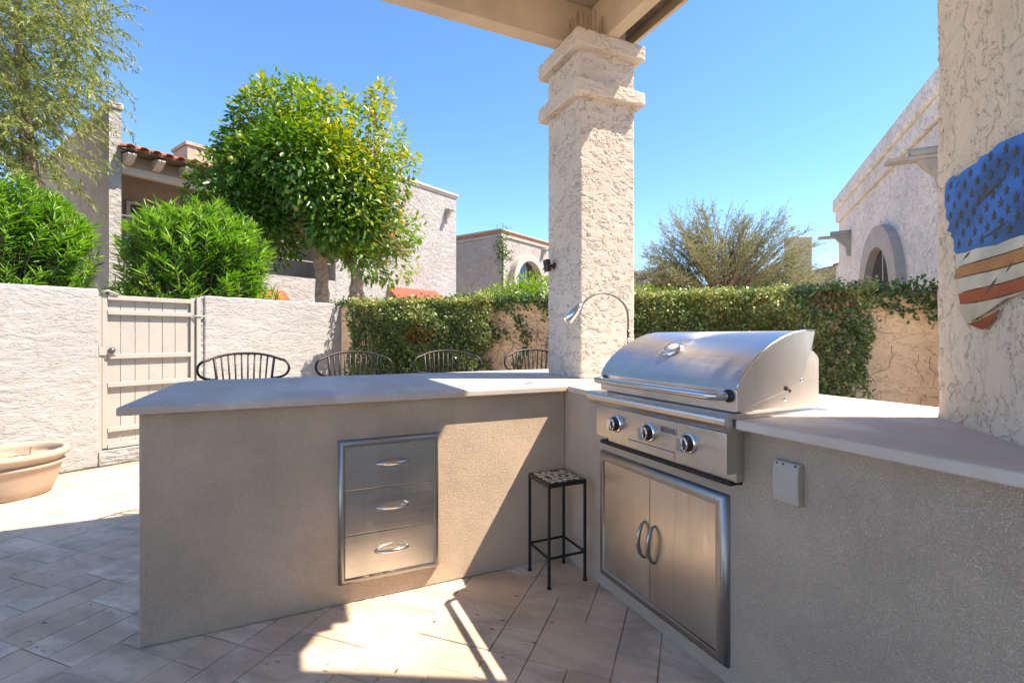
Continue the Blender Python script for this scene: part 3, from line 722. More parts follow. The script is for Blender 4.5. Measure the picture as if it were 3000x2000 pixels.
MB(GW).box(-.268, -.240, .02, .05, .136, 1.56).build('latch_post', M_gate, gt, bevel=.003)
for z in (1.375, .40): MB().tube([GW @ Vector((.49, .012, z)), GW @ Vector((.53, -.004, z+.003)), GW @ Vector((.60, -.002, z))], .009, 8).build('hinge', M_gate, gt)
m = MB(); m.tube([GW @ Vector((-.245, .01, 1.57)), GW @ Vector((-.20, .0, 1.585)), GW @ Vector((-.12, .015, 1.552))], .010, 8); m.build('top_latch', M_gate, gt)
MB(GW).box(.5625, .5985, .02, .19, .136, 1.585).build('jamb', M_gwb, gt)

twl = thing('tan_wall', 'shaded tan stucco garden wall behind the hedges', 'wall', (3.2, 4.4, 0))
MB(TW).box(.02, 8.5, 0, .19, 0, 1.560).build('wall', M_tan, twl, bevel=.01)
MB(TW).box(.02, 8.5, -.008, .20, 1.5605, 1.592).build('wall_cap', M_gwb, twl, bevel=.006)

# ------------------------------------------------------------------ terracotta pot
pt = thing('terracotta_pot', 'wide pale terracotta pot of dry soil at the left edge by the garden wall', 'pot', (-1.878, 4.827, 0))
MB().lathe([(0, .004), (.235, .004), (.250, .02), (.268, .07), (.290, .15), (.302, .205), (.315, .212), (.322, .222), (.318, .236), (.306, .242), (.312, .258), (.328, .270), (.346, .282), (.352, .300), (.350, .318), (.338, .328), (.318, .330), (.305, .322), (.300, .29), (.296, .23), (.29, .20)], (-1.878, 4.827, 0), (0, 0, 1), 72).build('pot_body', M_clay, pt)
m = MB(); m.lathe([(0, .262), (.10, .27), (.2, .262), (.299, .268)], (-1.878, 4.827, 0), (0, 0, 1), 36)
m.build('soil', M_soil, pt)
MB().tube([(-1.70, 4.70, .262), (-1.72, 4.74, .31), (-1.735, 4.80, .345)], .004, 5).build('dead_stem', M_dry, pt)
MB().tube([(-2.12, 4.68, .275), (-1.9, 4.72, .28), (-1.78, 4.76, .30), (-1.70, 4.86, .28)], .003, 5).build('drip_line', M_black, pt)
MB().box(-1.97, -1.93, 4.60, 4.63, .27, .30).build('drip_emitter', M_black, pt)

# ------------------------------------------------------------------ metal flag map on the house wall
PL = frame((1.9, .855), 225)                  # x along the wall away from its corner, toward the camera side; y = right of it
def pil(s, z, o): return (1.9 - .70711*s - .70711*o, .855 - .70711*s + .70711*o, z)   # o = out from the wall
fg = thing('metal_flag', 'cut metal wall flag with a blue starry field and copper and silver stripes', 'wall flag', (1.6, .56, 1.185))
edgeL = [(.155, 1.411), (.151, 1.372), (.138, 1.346), (.149, 1.325), (.160, 1.308), (.172, 1.285), (.181, 1.256), (.205, 1.227), (.217, 1.203)]
def plate(pts, o, mat, name, th=.002, parent=fg): 
    m = MB(); m.prism(pts, o, o + th, lambda u, v, t: pil(u, v, t)); return m.build(name, mat, parent)
E_ = .80
field = [(.205, 1.642), (.267, 1.641), (.288, 1.650), (.330, 1.647), (.369, 1.656), (.406, 1.652), (.50, 1.640), (.50, 1.402), (.436, 1.409), (.36, 1.402), (.30, 1.407), (.259, 1.409), (.21, 1.407), (.155, 1.411), (.145, 1.422), (.142, 1.455), (.122, 1.470), (.129, 1.478), (.102, 1.489), (.118, 1.51), (.093, 1.530), (.098, 1.551), (.088, 1.570), (.086, 1.600), (.093, 1.634), (.120, 1.644), (.140, 1.645), (.150, 1.634), (.172, 1.637)]
def starpoly(c, r, a0=0):
    return [(c[0] + (r if k % 2 == 0 else r*.40)*math.sin(a0 + k*math.pi/5)*.92, c[1] + (r if k % 2 == 0 else r*.40)*math.cos(a0 + k*math.pi/5)) for k in range(10)]
fo = plate(field, .014, M_fblue, 'star_field')
stars = [(.125,1.62),(.107,1.586),(.122,1.53),(.174,1.576),(.145,1.556),(.203,1.6),(.234,1.623),(.183,1.52),(.214,1.542),(.241,1.565),(.27,1.591),(.302,1.616),(.332,1.636),(.399,1.631),(.16,1.495),(.223,1.486),(.195,1.466),(.251,1.513),(.279,1.536),(.306,1.558),(.335,1.586),(.367,1.607),(.401,1.583),(.172,1.437),(.233,1.431),(.257,1.456),(.286,1.482),(.314,1.507),(.343,1.533),(.37,1.555),(.292,1.429),(.318,1.455),(.348,1.479),(.377,1.504),(.402,1.529),(.353,1.428),(.38,1.455),(.407,1.479),(.414,1.431),(.44,1.61),(.44,1.56),(.44,1.50),(.445,1.455),(.47,1.58),(.47,1.53),(.475,1.48),(.48,1.43)]
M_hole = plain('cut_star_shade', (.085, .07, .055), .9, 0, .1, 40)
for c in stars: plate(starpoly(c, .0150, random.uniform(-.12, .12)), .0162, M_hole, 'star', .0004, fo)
def jag(x0, z0, x1, z1, n, w_, name, par, o=.0164):
    up_, dn = [], []
    for k in range(n+1):
        t = k/n; x, z = x0+(x1-x0)*t, z0+(z1-z0)*t; ww = w_*math.sin(math.pi*min(max(t, .05), .95))
        up_.append((x, z + ww*random.uniform(.4, 1))); dn.append((x, z - ww*random.uniform(.4, 1)))
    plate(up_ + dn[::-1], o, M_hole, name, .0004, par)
jag(.262, 1.527, .40, 1.565, 12, .007, 'torn_slit', fo); jag(.28, 1.426, .41, 1.452, 12, .005, 'torn_slit', fo); jag(.150, 1.605, .176, 1.618, 5, .003, 'torn_slit', fo)
tops = [(1.409, 1.409), (1.366, 1.374), (1.334, 1.341), (1.291, 1.303), (1.256, 1.270), (1.203, 1.238), (1.184, 1.195)]
mats = [M_fwhite, M_forange, M_fwhite, M_fred, M_fwhite, M_fred]
lft = [.155, .150, .146, .168, .180, .217]
for k in range(6):
    za, zb = tops[k], tops[k+1]; l0 = lft[k]; l1 = lft[k+1] if k < 5 else .285; ptsT, ptsB = [], []
    xr = .50 if k < 5 else .372
    for q in range(13):
        t = q/12; wv = .004*math.sin(t*5 + k*.4)
        ptsT.append((l0 + (xr-l0)*t, za[0] + (za[1]-za[0])*t*(.5 / .3 if k < 5 else 1) + wv*(1-t) - .0015))
        rb = xr if k < 4 else (.395 if k == 4 else .310)
        ptsB.append((l1 + (rb-l1)*t, zb[0] + (zb[1]-zb[0])*t*(.5 / .3 if k < 5 else 1) + wv*(1-t) + .0015))
    plate(ptsT + ptsB[::-1], .013 + .0006*(k % 2), mats[k], 'stripe')
    if k < 5:
        jag(l1 + .02, zb[0] + .0045, l1 + .10, zb[0] + .007, 8, .0016, 'torn_slit', fg, .0156)
jag(.195, 1.388, .232, 1.405, 6, .004, 'torn_slit', fg, .0156); jag(.31, 1.283, .36, 1.318, 7, .006, 'torn_slit', fg, .0156)
jag(.398, 1.328, .43, 1.352, 6, .004, 'torn_slit', fg, .0156)
for s_, z in ((.16, 1.345), (.43, 1.35), (.3, 1.6)): MB().tube([pil(s_+.02, z, 0), pil(s_+.02, z, .0128)], .004, 6).build('standoff', M_bar, fg)

# ------------------------------------------------------------------ houses
HA = frame((5.187, 15.776), 61.4)
ha = thing('white_house', 'two storey white stucco house with a tiled balcony roof and red awnings', 'house', (1.5, 14.0, 0))
def B(M, *a): return MB(M).box(*a)
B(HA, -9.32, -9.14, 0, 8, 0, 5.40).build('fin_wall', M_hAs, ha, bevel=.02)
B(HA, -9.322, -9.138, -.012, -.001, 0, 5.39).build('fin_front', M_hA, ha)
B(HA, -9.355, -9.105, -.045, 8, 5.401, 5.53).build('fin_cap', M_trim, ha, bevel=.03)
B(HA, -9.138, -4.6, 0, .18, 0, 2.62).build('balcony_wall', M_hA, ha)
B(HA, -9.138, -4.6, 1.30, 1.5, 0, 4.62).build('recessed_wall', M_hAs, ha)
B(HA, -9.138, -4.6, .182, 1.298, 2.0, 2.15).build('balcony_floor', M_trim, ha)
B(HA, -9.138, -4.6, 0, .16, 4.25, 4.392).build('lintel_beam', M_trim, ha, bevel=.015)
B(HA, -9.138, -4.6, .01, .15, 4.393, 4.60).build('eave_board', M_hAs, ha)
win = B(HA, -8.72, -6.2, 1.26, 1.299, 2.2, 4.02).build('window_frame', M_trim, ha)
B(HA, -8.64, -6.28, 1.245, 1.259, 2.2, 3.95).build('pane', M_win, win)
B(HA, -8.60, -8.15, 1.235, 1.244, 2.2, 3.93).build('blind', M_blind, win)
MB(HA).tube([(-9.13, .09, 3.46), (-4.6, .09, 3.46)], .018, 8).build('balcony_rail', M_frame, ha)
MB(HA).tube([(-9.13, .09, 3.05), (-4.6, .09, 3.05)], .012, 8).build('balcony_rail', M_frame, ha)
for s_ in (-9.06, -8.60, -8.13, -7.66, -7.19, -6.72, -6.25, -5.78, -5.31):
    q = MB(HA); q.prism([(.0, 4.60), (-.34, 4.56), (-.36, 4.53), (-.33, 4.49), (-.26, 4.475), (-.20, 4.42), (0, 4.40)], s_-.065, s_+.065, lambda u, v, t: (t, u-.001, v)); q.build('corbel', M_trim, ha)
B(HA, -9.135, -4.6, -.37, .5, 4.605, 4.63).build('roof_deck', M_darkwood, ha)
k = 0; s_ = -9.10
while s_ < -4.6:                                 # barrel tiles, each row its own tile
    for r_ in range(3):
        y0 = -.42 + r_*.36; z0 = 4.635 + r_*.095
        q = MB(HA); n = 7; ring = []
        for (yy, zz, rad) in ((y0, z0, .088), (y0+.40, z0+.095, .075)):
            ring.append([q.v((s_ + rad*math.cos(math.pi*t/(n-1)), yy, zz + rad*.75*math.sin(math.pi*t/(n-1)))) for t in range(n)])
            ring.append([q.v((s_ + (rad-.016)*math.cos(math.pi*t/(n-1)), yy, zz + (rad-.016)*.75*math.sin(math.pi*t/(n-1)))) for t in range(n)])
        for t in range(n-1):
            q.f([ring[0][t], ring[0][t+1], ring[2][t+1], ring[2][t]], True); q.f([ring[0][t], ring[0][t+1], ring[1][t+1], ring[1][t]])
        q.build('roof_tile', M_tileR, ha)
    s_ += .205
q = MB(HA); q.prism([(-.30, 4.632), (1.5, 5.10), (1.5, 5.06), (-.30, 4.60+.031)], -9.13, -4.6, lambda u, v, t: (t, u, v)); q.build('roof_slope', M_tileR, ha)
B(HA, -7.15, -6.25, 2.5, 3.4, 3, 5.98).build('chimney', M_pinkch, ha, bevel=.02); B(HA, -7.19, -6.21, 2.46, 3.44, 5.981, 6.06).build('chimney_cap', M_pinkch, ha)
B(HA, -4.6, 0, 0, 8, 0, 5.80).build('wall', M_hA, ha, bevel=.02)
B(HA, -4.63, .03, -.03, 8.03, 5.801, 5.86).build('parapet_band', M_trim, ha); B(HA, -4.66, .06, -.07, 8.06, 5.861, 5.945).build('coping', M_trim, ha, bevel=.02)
def scupper(parent, M, s, z, L=.5, w_=.16):
    a = MB(M); a.box(s-w_/2, s+w_/2, -L, .02, z-.035, z+.0); so_ = a.build('scupper', M_trim, parent, bevel=.008)
    q = MB(M); q.prism([(0, z-.036), (-.22, z-.036), (-.15, z-.12), (-.07, z-.20), (-.05, z-.34), (0, z-.36)], s-.05, s+.05, lambda u, v, t: (t, u, v)); q.build('bracket', M_trim, so_)
    MB(M).tube([(s-.03, -L*.62, z+.03), (s-.03, .02, z+.04)], .045, 10).build('spout_pipe', M_trim, so_)
scupper(ha, HA, -.47, 5.30, .36)
def awning(parent, M, s0, s1, z1, z0, out):
    q = MB(M); q.prism([(-.005, z1), (-out, z0+.14), (-out, z0), (-out+.02, z0), (-out+.02, z0+.12), (-.005, z1-.03)], s0, s1, lambda u, v, t: (t, u, v)); q.build('awning', M_canvas, parent)
awning(ha, HA, -2.9, -.95, 2.62, 1.75, .9); awning(ha, HA, -7.9, -6.0, 2.25, 1.6, .7)

HB = frame((7.740, 17.904), 61.4)
hb = thing('brick_band_house', 'pale stucco house with a brick band under its parapet and an arched window', 'house', (9.5, 22, 0))
B(HB, 0, 7, 0, 9, 0, 5.155).build('wall', M_hB, hb, bevel=.02)
B(HB, -.06, 7.06, -.06, 9.06, 5.156, 5.255).build('moulding', M_trim, hb, bevel=.015)
B(HB, .02, 6.98, .02, 8.98, 5.256, 5.40).build('brick_bed', M_grout, hb)
for k in range(84):
    B(HB, .03+k*.083, .03+k*.083+.072, -.012, .019, 5.258, 5.398).build('brick', M_brick, hb)
for k in range(100):
    B(HB, -.012, .019, .03+k*.085, .03+k*.085+.073, 5.258, 5.398).build('brick', M_brick, hb)
B(HB, -.08, 7.08, -.08, 9.08, 5.401, 5.468).build('coping', M_trim, hb, bevel=.015)
def arch(parent, M, s, zs, ro, ri, z0, proud, matf=M_trim, squash=1., glass=True, inset=.0):
    q = MB(M); n = 24; Aout = [(s+ro, z0)] + [(s + ro*math.cos(math.pi*t/n), zs + ro*squash*math.sin(math.pi*t/n)) for t in range(n+1)] + [(s-ro, z0)]
    Ain = [(s+ri, z0)] + [(s + ri*math.cos(math.pi*t/n), zs + ri*squash*math.sin(math.pi*t/n)) for t in range(n+1)] + [(s-ri, z0)]
    ring = [[q.v((a, y, z)) for a, z in P_] for P_, y in ((Aout, 0), (Aout, -proud), (Ain, -proud), (Ain, -.002))]
    for u in range(3):
        for t in range(len(Aout)-1): q.f([ring[u][t], ring[u][t+1], ring[u+1][t+1], ring[u+1][t]])
    fr = q.build('window_surround', matf, parent)
    if glass:
        q = MB(M); q.prism(Ain[::-1], -.004, -.001, lambda u, v, t: (u, t, v)); q.build('pane', M_win, fr)
        for a in ((s-.02, s+.02, z0, zs+ri*squash*.96), ): B(M, a[0], a[1], -.012, -.0045, a[2], a[3]).build('mullion', M_frame, fr)
        B(M, s-ri*.97, s+ri*.97, -.012, -.0045, zs-.02, zs+.02).build('mullion', M_frame, fr)
    return fr
arch(hb, HB, 1.70, 3.45, 1.18, .90, 1.2, .30)
scupper(hb, HB, 3.04, 5.0, .45); 
q = MB(HB); q.tube([(.10, -.05, 0), (.12, -.06, 5.2)], .05, 8); q.build('downpipe', M_trim, hb)

HC = frame((9.314, 5.732), 48.5)
hc = thing('arched_window_house', 'grey white stucco house with an oval arched window and canales at the right', 'house', (7, 3.4, 0))
B(HC, -5.6, -.08, -6, 0, 0, 3.262).build('wall', M_hC, hc, bevel=.02)
B(HC, -5.6, -.04, -6, .045, 3.2625, 3.465).build('parapet_band', M_hC, hc, bevel=.015)
B(HC, -5.6, 0, -6, .085, 3.4655, 3.70).build('coping', M_hC, hc, bevel=.03)
HCm = HC @ Matrix.Scale(-1, 4, (0, 1, 0))
arch(hc, HCm, -2.93, 1.72, .90, .62, 0.9, .10, squash=1.0)
scupper(hc, HCm, -1.02, 2.86, .46, .15); scupper(hc, HCm, -4.93, 2.88, .46, .15)

HD = frame((17.0, 15.0), 100)
def at(px, d, z=0):
    r = (px-1500)/1431*d; return Vector((r*cy + d*sy, -r*sy + d*cy, z))
def zat(py, d): return 1.17 + (985-py)/1431*d
hdn = thing('brown_roof_house', 'distant house with a brown sloping roof and a tan chimney behind the feathery tree', 'house', tuple(at(2350, 24)))
CF = frame(tuple(at(2200, 25)), CAM_YAW + 90)     # faces the camera
B(CF, 0, 7, 0, 6, 0, zat(800, 25)).build('wall', M_hB, hdn)
q = MB(CF); q.prism([(-.6, zat(838, 25)), (7, zat(742, 25)), (7, zat(755, 25)+.0), (7, zat(790, 25)), (-.6, zat(846, 25))], -.4, 6.2, lambda u, v, t: (u, t, v)); q.build('roof', plain('brown_shingles', (.26, .20, .13), .95, 0, .3, 14, .03, 8), hdn)
B(CF, 2.75, 3.75, 1.0, 1.9, 3.2, zat(697, 26.4)).build('chimney', plain('tan_chimney', (.42, .34, .26), .9), hdn, bevel=.03)
B(CF, 3.3, 4.7, -2.0, -1.6, 0, zat(768, 23)).build('gable_wall', M_hC, hdn)
q = MB(CF); q.prism([(3.2, zat(775, 23)), (4.9, zat(738, 23)), (4.9, zat(732, 23)), (3.2, zat(769, 23))], -2.2, -1.5, lambda u, v, t: (u, t, v)); q.build('gable_cap', M_tileR, hdn)
he = thing('far_white_house', 'far white flat roofed house just right of the stucco column', 'house', tuple(at(1880, 34)))
CE = frame(tuple(at(1850, 34)), CAM_YAW + 80)
B(CE, -1, 1.5, 0, 5, 0, zat(800, 34)).build('wall', M_hC, he); B(CE, -1.1, 1.6, -.1, 5.1, zat(800, 34)+.001, zat(793, 34)).build('coping', M_trim, he)
B(CE, 1.5, 2.7, .3, 4, 0, zat(812, 34)).build('red_wall', M_pinkch, he); B(CE, 2.7, 4.5, .4, 4, 0, zat(818, 34)).build('low_wall', M_hC, he)

# ------------------------------------------------------------------ plants
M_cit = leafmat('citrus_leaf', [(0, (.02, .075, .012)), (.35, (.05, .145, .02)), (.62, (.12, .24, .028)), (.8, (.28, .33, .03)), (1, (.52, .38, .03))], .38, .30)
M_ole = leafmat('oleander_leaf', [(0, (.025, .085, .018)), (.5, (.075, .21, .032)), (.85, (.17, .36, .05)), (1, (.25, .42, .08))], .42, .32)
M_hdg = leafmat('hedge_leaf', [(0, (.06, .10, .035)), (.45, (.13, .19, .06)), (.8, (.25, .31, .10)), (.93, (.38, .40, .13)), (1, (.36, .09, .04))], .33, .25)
M_lime = leafmat('lime_shrub_leaf', [(0, (.03, .09, .01)), (.5, (.11, .24, .015)), (1, (.28, .38, .02))], .45, .35)
M_wil = leafmat('willow_leaf', [(0, (.08, .12, .03)), (.5, (.18, .24, .055)), (1, (.34, .36, .10))], .5, .35)
M_mes = leafmat('mesquite_leaf', [(0, (.15, .18, .09)), (.5, (.26, .29, .14)), (1, (.38, .38, .18))], .6, .25)
M_vine = leafmat('vine_leaf', [(0, (.02, .06, .015)), (.6, (.06, .13, .025)), (1, (.14, .20, .03))], .4, .25)

def crown_clumps(c, rad, n, rr, flat=.0, low=-.9):
    out = []
    while len(out) < n:
        d = rdir(1)[0]
        if d[2] < low: continue
        t = rng.uniform(.45, .93)
        out.append((np.array(c) + d*np.array(rad)*t, rng.uniform(*rr)))
    return out
def foliage(name, clumps, per, L, Wd, mat, parent, tintf, six=True, droopz=-.25, spread=.6, **kw):
    Ps, Ds, Ns, C = [], [], [], []
    for c, r in clumps:
        n = int(per * r * r / .2)
        d = rdir(n); rad = r * rng.uniform(.55, 1.08, (n, 1))**.6
        Ps.append(c + d*rad); dd = d + rdir(n)*spread + np.array([0, 0, droopz]); Ds.append(dd); Ns.append(d*.7 + rdir(n)*.6 + np.array([0, 0, .7])); C.append(np.full(n, rng.normal(0, .10)))
    P, D, N, C = map(np.concatenate, (Ps, Ds, Ns, C)); n = len(P)
    V, F, k = leaves(P, D, N, rng.uniform(*L, n), rng.uniform(*Wd, n), six)
    t = np.clip(tintf(P) + C + rng.normal(0, .10, n), 0, 1)
    return np_mesh(name, V, F, mat, parent, np.repeat(t, k), **kw)

# citrus tree
cz = np.array([.36, 9.19, 3.75])
ct = thing('citrus_tree', 'large round citrus tree with yellowing leaves behind the garden wall', 'tree', (.8, 9.0, 0))
right = np.array([cy, -sy, 0])
cl = crown_clumps(cz, (1.58, 1.4, 1.45), 112, (.36, .58), low=-.75)
cl += crown_clumps(cz + right*-.9 + np.array([0, 0, -.1]), (.85, .8, 1.0), 22, (.30, .45), low=-.6)
cl += crown_clumps(cz + right*.9 + np.array([0, 0, -.75]), (.85, .8, 1.1), 34, (.28, .45), low=-1)
for dx, dz in ((-.95, 1.62), (-.75, 1.75), (-.1, 1.78), (.15, 1.70), (1.15, 1.55), (1.25, 1.72), (.55, 1.55), (-1.5, 1.0), (1.75, .6)):
    cl.append((cz + right*dx + np.array([0, 0, dz]), .17))
    cl.append((cz + right*dx*.96 + np.array([0, 0, dz-.22]), .24))
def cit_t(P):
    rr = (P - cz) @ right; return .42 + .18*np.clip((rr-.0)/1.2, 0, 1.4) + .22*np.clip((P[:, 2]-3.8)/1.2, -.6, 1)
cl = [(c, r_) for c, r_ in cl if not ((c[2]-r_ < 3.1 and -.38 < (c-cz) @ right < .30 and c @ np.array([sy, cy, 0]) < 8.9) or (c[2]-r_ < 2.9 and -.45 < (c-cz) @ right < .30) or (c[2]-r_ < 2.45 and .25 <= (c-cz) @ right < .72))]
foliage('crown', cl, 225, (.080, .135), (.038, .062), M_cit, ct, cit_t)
def T(pts, rs, name, mat, parent, n=10):
    m = MB(); P_ = []
    RR = []
    for i in range(len(pts)-1):
        for t in range(4):
            f = t/4; p = Vector(pts[i]).lerp(Vector(pts[i+1]), f); r = rs[i]*(1-f)+rs[i+1]*f
            P_.append(p + Vector((random.uniform(-1, 1), random.uniform(-1, 1), 0))*r*.15); RR.append(r*random.uniform(.92, 1.08))
    P_.append(Vector(pts[-1])); RR.append(rs[-1]); m.tube(P_, RR, n); return m.build(name, mat, parent)
def cw_(px, py, d): v = at(px, d); return (v.x, v.y, zat(py, d))
T([tuple(at(948, 8.5)), cw_(945, 880, 8.5), cw_(940, 800, 8.5), cw_(938, 750, 8.5), cw_(920, 700, 8.45), cw_(880, 650, 8.4), cw_(850, 615, 8.35)], [.14, .125, .11, .12, .11, .10, .07], 'trunk', M_bark, ct)
T([cw_(943, 740, 8.5), cw_(975, 710, 8.4), cw_(1010, 670, 8.3), cw_(1020, 560, 8.4)], [.07, .06, .055, .03], 'branch', M_bark, ct)
T([cw_(975, 730, 8.6), cw_(1020, 760, 8.6), cw_(1045, 800, 8.5), cw_(1045, 860, 8.5), cw_(1045, 890, 8.5), tuple(at(1048, 8.5))], [.07, .085, .09, .13, .15, .17], 'trunk', M_bark, ct)
T([cw_(1100, 720, 8.3), cw_(1160, 722, 8.3), cw_(1200, 748, 8.3)], [.04, .03, .015], 'branch', M_bark, ct)
for k in range(7): T([cw_(900+random.uniform(-30, 60), 660, 8.5), cw_(random.uniform(720, 1100), random.uniform(420, 560), 8.5+random.uniform(-.8, .8)), cw_(random.uniform(650, 1180), random.uniform(300, 450), 8.5+random.uniform(-.9, .9))], [.05, .03, .01], 'branch', M_bark, ct, 6)
for (px, py) in ((690, 472), (675, 465), (868, 610), (842, 560), (700, 400), (845, 420), (880, 590)): 
    p = cw_(px, py, 7.35); MB().lathe([(0, -.045), (.03, -.035), (.045, 0), (.03, .035), (0, .045)], p, (0, 0, 1), 12).build('citrus_fruit', M_fruit, ct)
for (px, py) in ((1165, 590), (1180, 650), (1150, 690), (1172, 620), (1075, 440), (1090, 330), (820, 330)):
    p = cw_(px, py, 8.0); MB().lathe([(0, -.04), (.027, -.03), (.04, 0), (.027, .03), (0, .04)], p, (0, 0, 1), 12).build('citrus_fruit', M_fruitO, ct)
# dry twigs on its right side
def twig_mesh(name, segs, r, mat, parent, **kw):      # many straight three-sided twigs in one mesh
    P0 = np.array([a for a, b in segs]); P1 = np.array([b for a, b in segs]); n = len(P0)
    D = unit(P1-P0); up = np.where(np.abs(D[:, 2:3]) < .9, np.array([[0, 0, 1.]]), np.array([[1., 0, 0]])); A_ = unit(np.cross(D, up)); B_ = np.cross(D, A_)
    r = np.broadcast_to(np.asarray(r, float), n)[:, None]
    V = []
    for P_, f in ((P0, 1.), (P1, .6)):
        for k in range(3):
            a = k*2*math.pi/3; V.append(P_ + (A_*math.cos(a)+B_*math.sin(a))*r*f)
    V = np.stack(V, 1).reshape(-1, 3); b = np.arange(n)[:, None]*6
    F = np.concatenate([b + np.array([[k, (k+1) % 3, (k+1) % 3+3, k+3]]) for k in range(3)], 0)
    return np_mesh(name, V, F, mat, parent, **kw)
segs = []
for k in range(420):
    c = cz + right*rng.uniform(.95, 1.62) + np.array([rng.normal(0, .2), rng.normal(0, .4), rng.uniform(-1.6, .2)])
    d = unit((right*.8 + rng.normal(size=3)*.5 + np.array([0, 0, -.5]))[None])[0]; segs.append((c, c + d*rng.uniform(.12, .3)))
twig_mesh('dry_twigs', segs, .004, plain('straw_twig', (.42, .30, .14), .9), ct, kind='stuff')

# oleanders: upright shoots with whorls of long leaves
def oleander(label, base, rx, ry, h0, h1, nsh, seed):
    r_ = np.random.default_rng(seed)
    t = thing('oleander_bush', label, 'bush', base, 0, 'oleander bushes behind the garden wall')
    Ps, Ds, Ns, Ts, segs = [], [], [], [], []
    for k in range(nsh):
        a, q = r_.uniform(0, 2*math.pi), r_.uniform(0, 1)**.5
        ex, ey = math.cos(a)*q, math.sin(a)*q
        top = np.array([base[0] + ex*rx, base[1] + ey*ry, h0 + (h1-h0)*math.sqrt(max(0, 1-q*q*.85))*r_.uniform(.74, 1.12)])
        lowf = r_.uniform(.0, 1)
        if lowf < .6: top[2] = 1.0 + (top[2]-1.0)*r_.uniform(.2, .85); top[:2] = np.array(base[:2]) + (top[:2]-np.array(base[:2]))*r_.uniform(.9, 1.15)
        b0 = np.array([base[0] + ex*rx*.25, base[1] + ey*ry*.25, .1])
        ctr = np.array([base[0] + ex*rx*.25, base[1] + ey*ry*.25, max(.8, top[2]-1.1)]); mid = top*.62 + ctr*.38
        segs += [(b0, mid), (mid, top)]
        axis = unit((top-mid)[None])[0]
        nl = 34; s_ = r_.uniform(0, .55, nl)**1.2
        P = top - axis*s_[:, None]; d = unit(r_.normal(size=(nl, 3)) * np.array([1, 1, .3]))
        D = d*(.75 + s_[:, None]*1.1) + axis*(.95 - s_[:, None]*1.2) + np.array([ex*.25, ey*.25, 0])
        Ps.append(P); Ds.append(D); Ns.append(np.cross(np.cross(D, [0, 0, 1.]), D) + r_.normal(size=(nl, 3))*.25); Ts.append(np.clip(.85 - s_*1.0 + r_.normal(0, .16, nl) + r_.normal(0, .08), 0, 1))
    P, D, N, t_ = map(np.concatenate, (Ps, Ds, Ns, Ts)); n = len(P)
    V, F, k = leaves(P, D, N, r_.uniform(.10, .18, n), r_.uniform(.013, .022, n), True, .16)
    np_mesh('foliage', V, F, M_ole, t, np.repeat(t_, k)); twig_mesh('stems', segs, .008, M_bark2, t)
    return t
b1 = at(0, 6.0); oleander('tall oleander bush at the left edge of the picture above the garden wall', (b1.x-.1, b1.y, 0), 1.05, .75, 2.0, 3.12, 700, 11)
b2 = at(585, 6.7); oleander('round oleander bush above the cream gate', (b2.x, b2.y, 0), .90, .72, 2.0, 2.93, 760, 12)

# low green shrub just behind the gate
lg = thing('gate_shrub', 'low light green shrub peeping over the gate beside the left wall', 'shrub', tuple(at(370, 6.0)))
foliage('foliage', [(np.array(cw_(px, 870+random.uniform(-6, 25), 5.9)), .16) for px in range(300, 470, 18)], 260, (.03, .05), (.015, .025), M_lime, lg, lambda P: np.full(len(P), .45), False)

# willowy tree at the top left
wt = thing('willow_tree', 'drooping olive green tree with thin leaves in the top left corner', 'tree', tuple(at(40, 7.6)))
bp = at(60, 7.6)
T([tuple(bp), cw_(110, 800, 7.6), cw_(95, 500, 7.6), cw_(60, 200, 7.6), cw_(40, -150, 7.6)], [.13, .11, .08, .06, .02], 'trunk', M_bark2, wt)
Ps, Ds, Ts, segs = [], [], [], []
for k in range(1500):
    px = rng.uniform(-260, 330)*1.0; py = rng.uniform(-320, 520)
    lim = 330 - max(0, (py-150))*.45 - max(0, 60-py)*.35
    if px > lim*rng.uniform(.75, 1.08): px = rng.uniform(-200, lim*.8)
    d = 7.6 + rng.normal(0, .75); s0_ = np.array(cw_(px, py, d)); dir0 = unit((right*rng.uniform(-.2, .9) + np.array([rng.normal(0, .4), rng.normal(0, .4), rng.uniform(-.2, .5)]))[None])[0]
    p = s0_.copy(); dv = dir0.copy(); L_ = rng.uniform(.35, .95); steps = 9
    for q in range(steps):
        n_ = p + dv*L_/steps; segs.append((p.copy(), n_.copy())); nl = 6
        tt = rng.uniform(0, 1, (nl, 1)); P = p + (n_-p)*tt; Ps.append(P)
        Ds.append(dv*.9 + rdir(nl)*.75 + np.array([0, 0, -.35])); Ts.append(np.clip(rng.normal(.5, .22, nl), 0, 1)); p = n_; dv = unit((dv + np.array([0, 0, -.16]))[None])[0]
P, D, t_ = map(np.concatenate, (Ps, Ds, Ts)); n = len(P)
V, F, k = leaves(P, D, rdir(n), rng.uniform(.05, .11, n), rng.uniform(.010, .018, n), False, .1)
np_mesh('crown', V, F, M_wil, wt, np.repeat(t_, k)); twig_mesh('twigs', segs, .0035, M_bark2, wt)
for k in range(10):
    a = cw_(random.uniform(60, 100), random.uniform(250, 700), 7.6); b_ = cw_(random.uniform(-150, 230), random.uniform(-100, 420), 7.6+random.uniform(-.6, .6))
    T([a, tuple((Vector(a)+Vector(b_))/2 + Vector((0, 0, .2))), b_], [.035, .02, .008], 'branch', M_bark2, wt, 6)

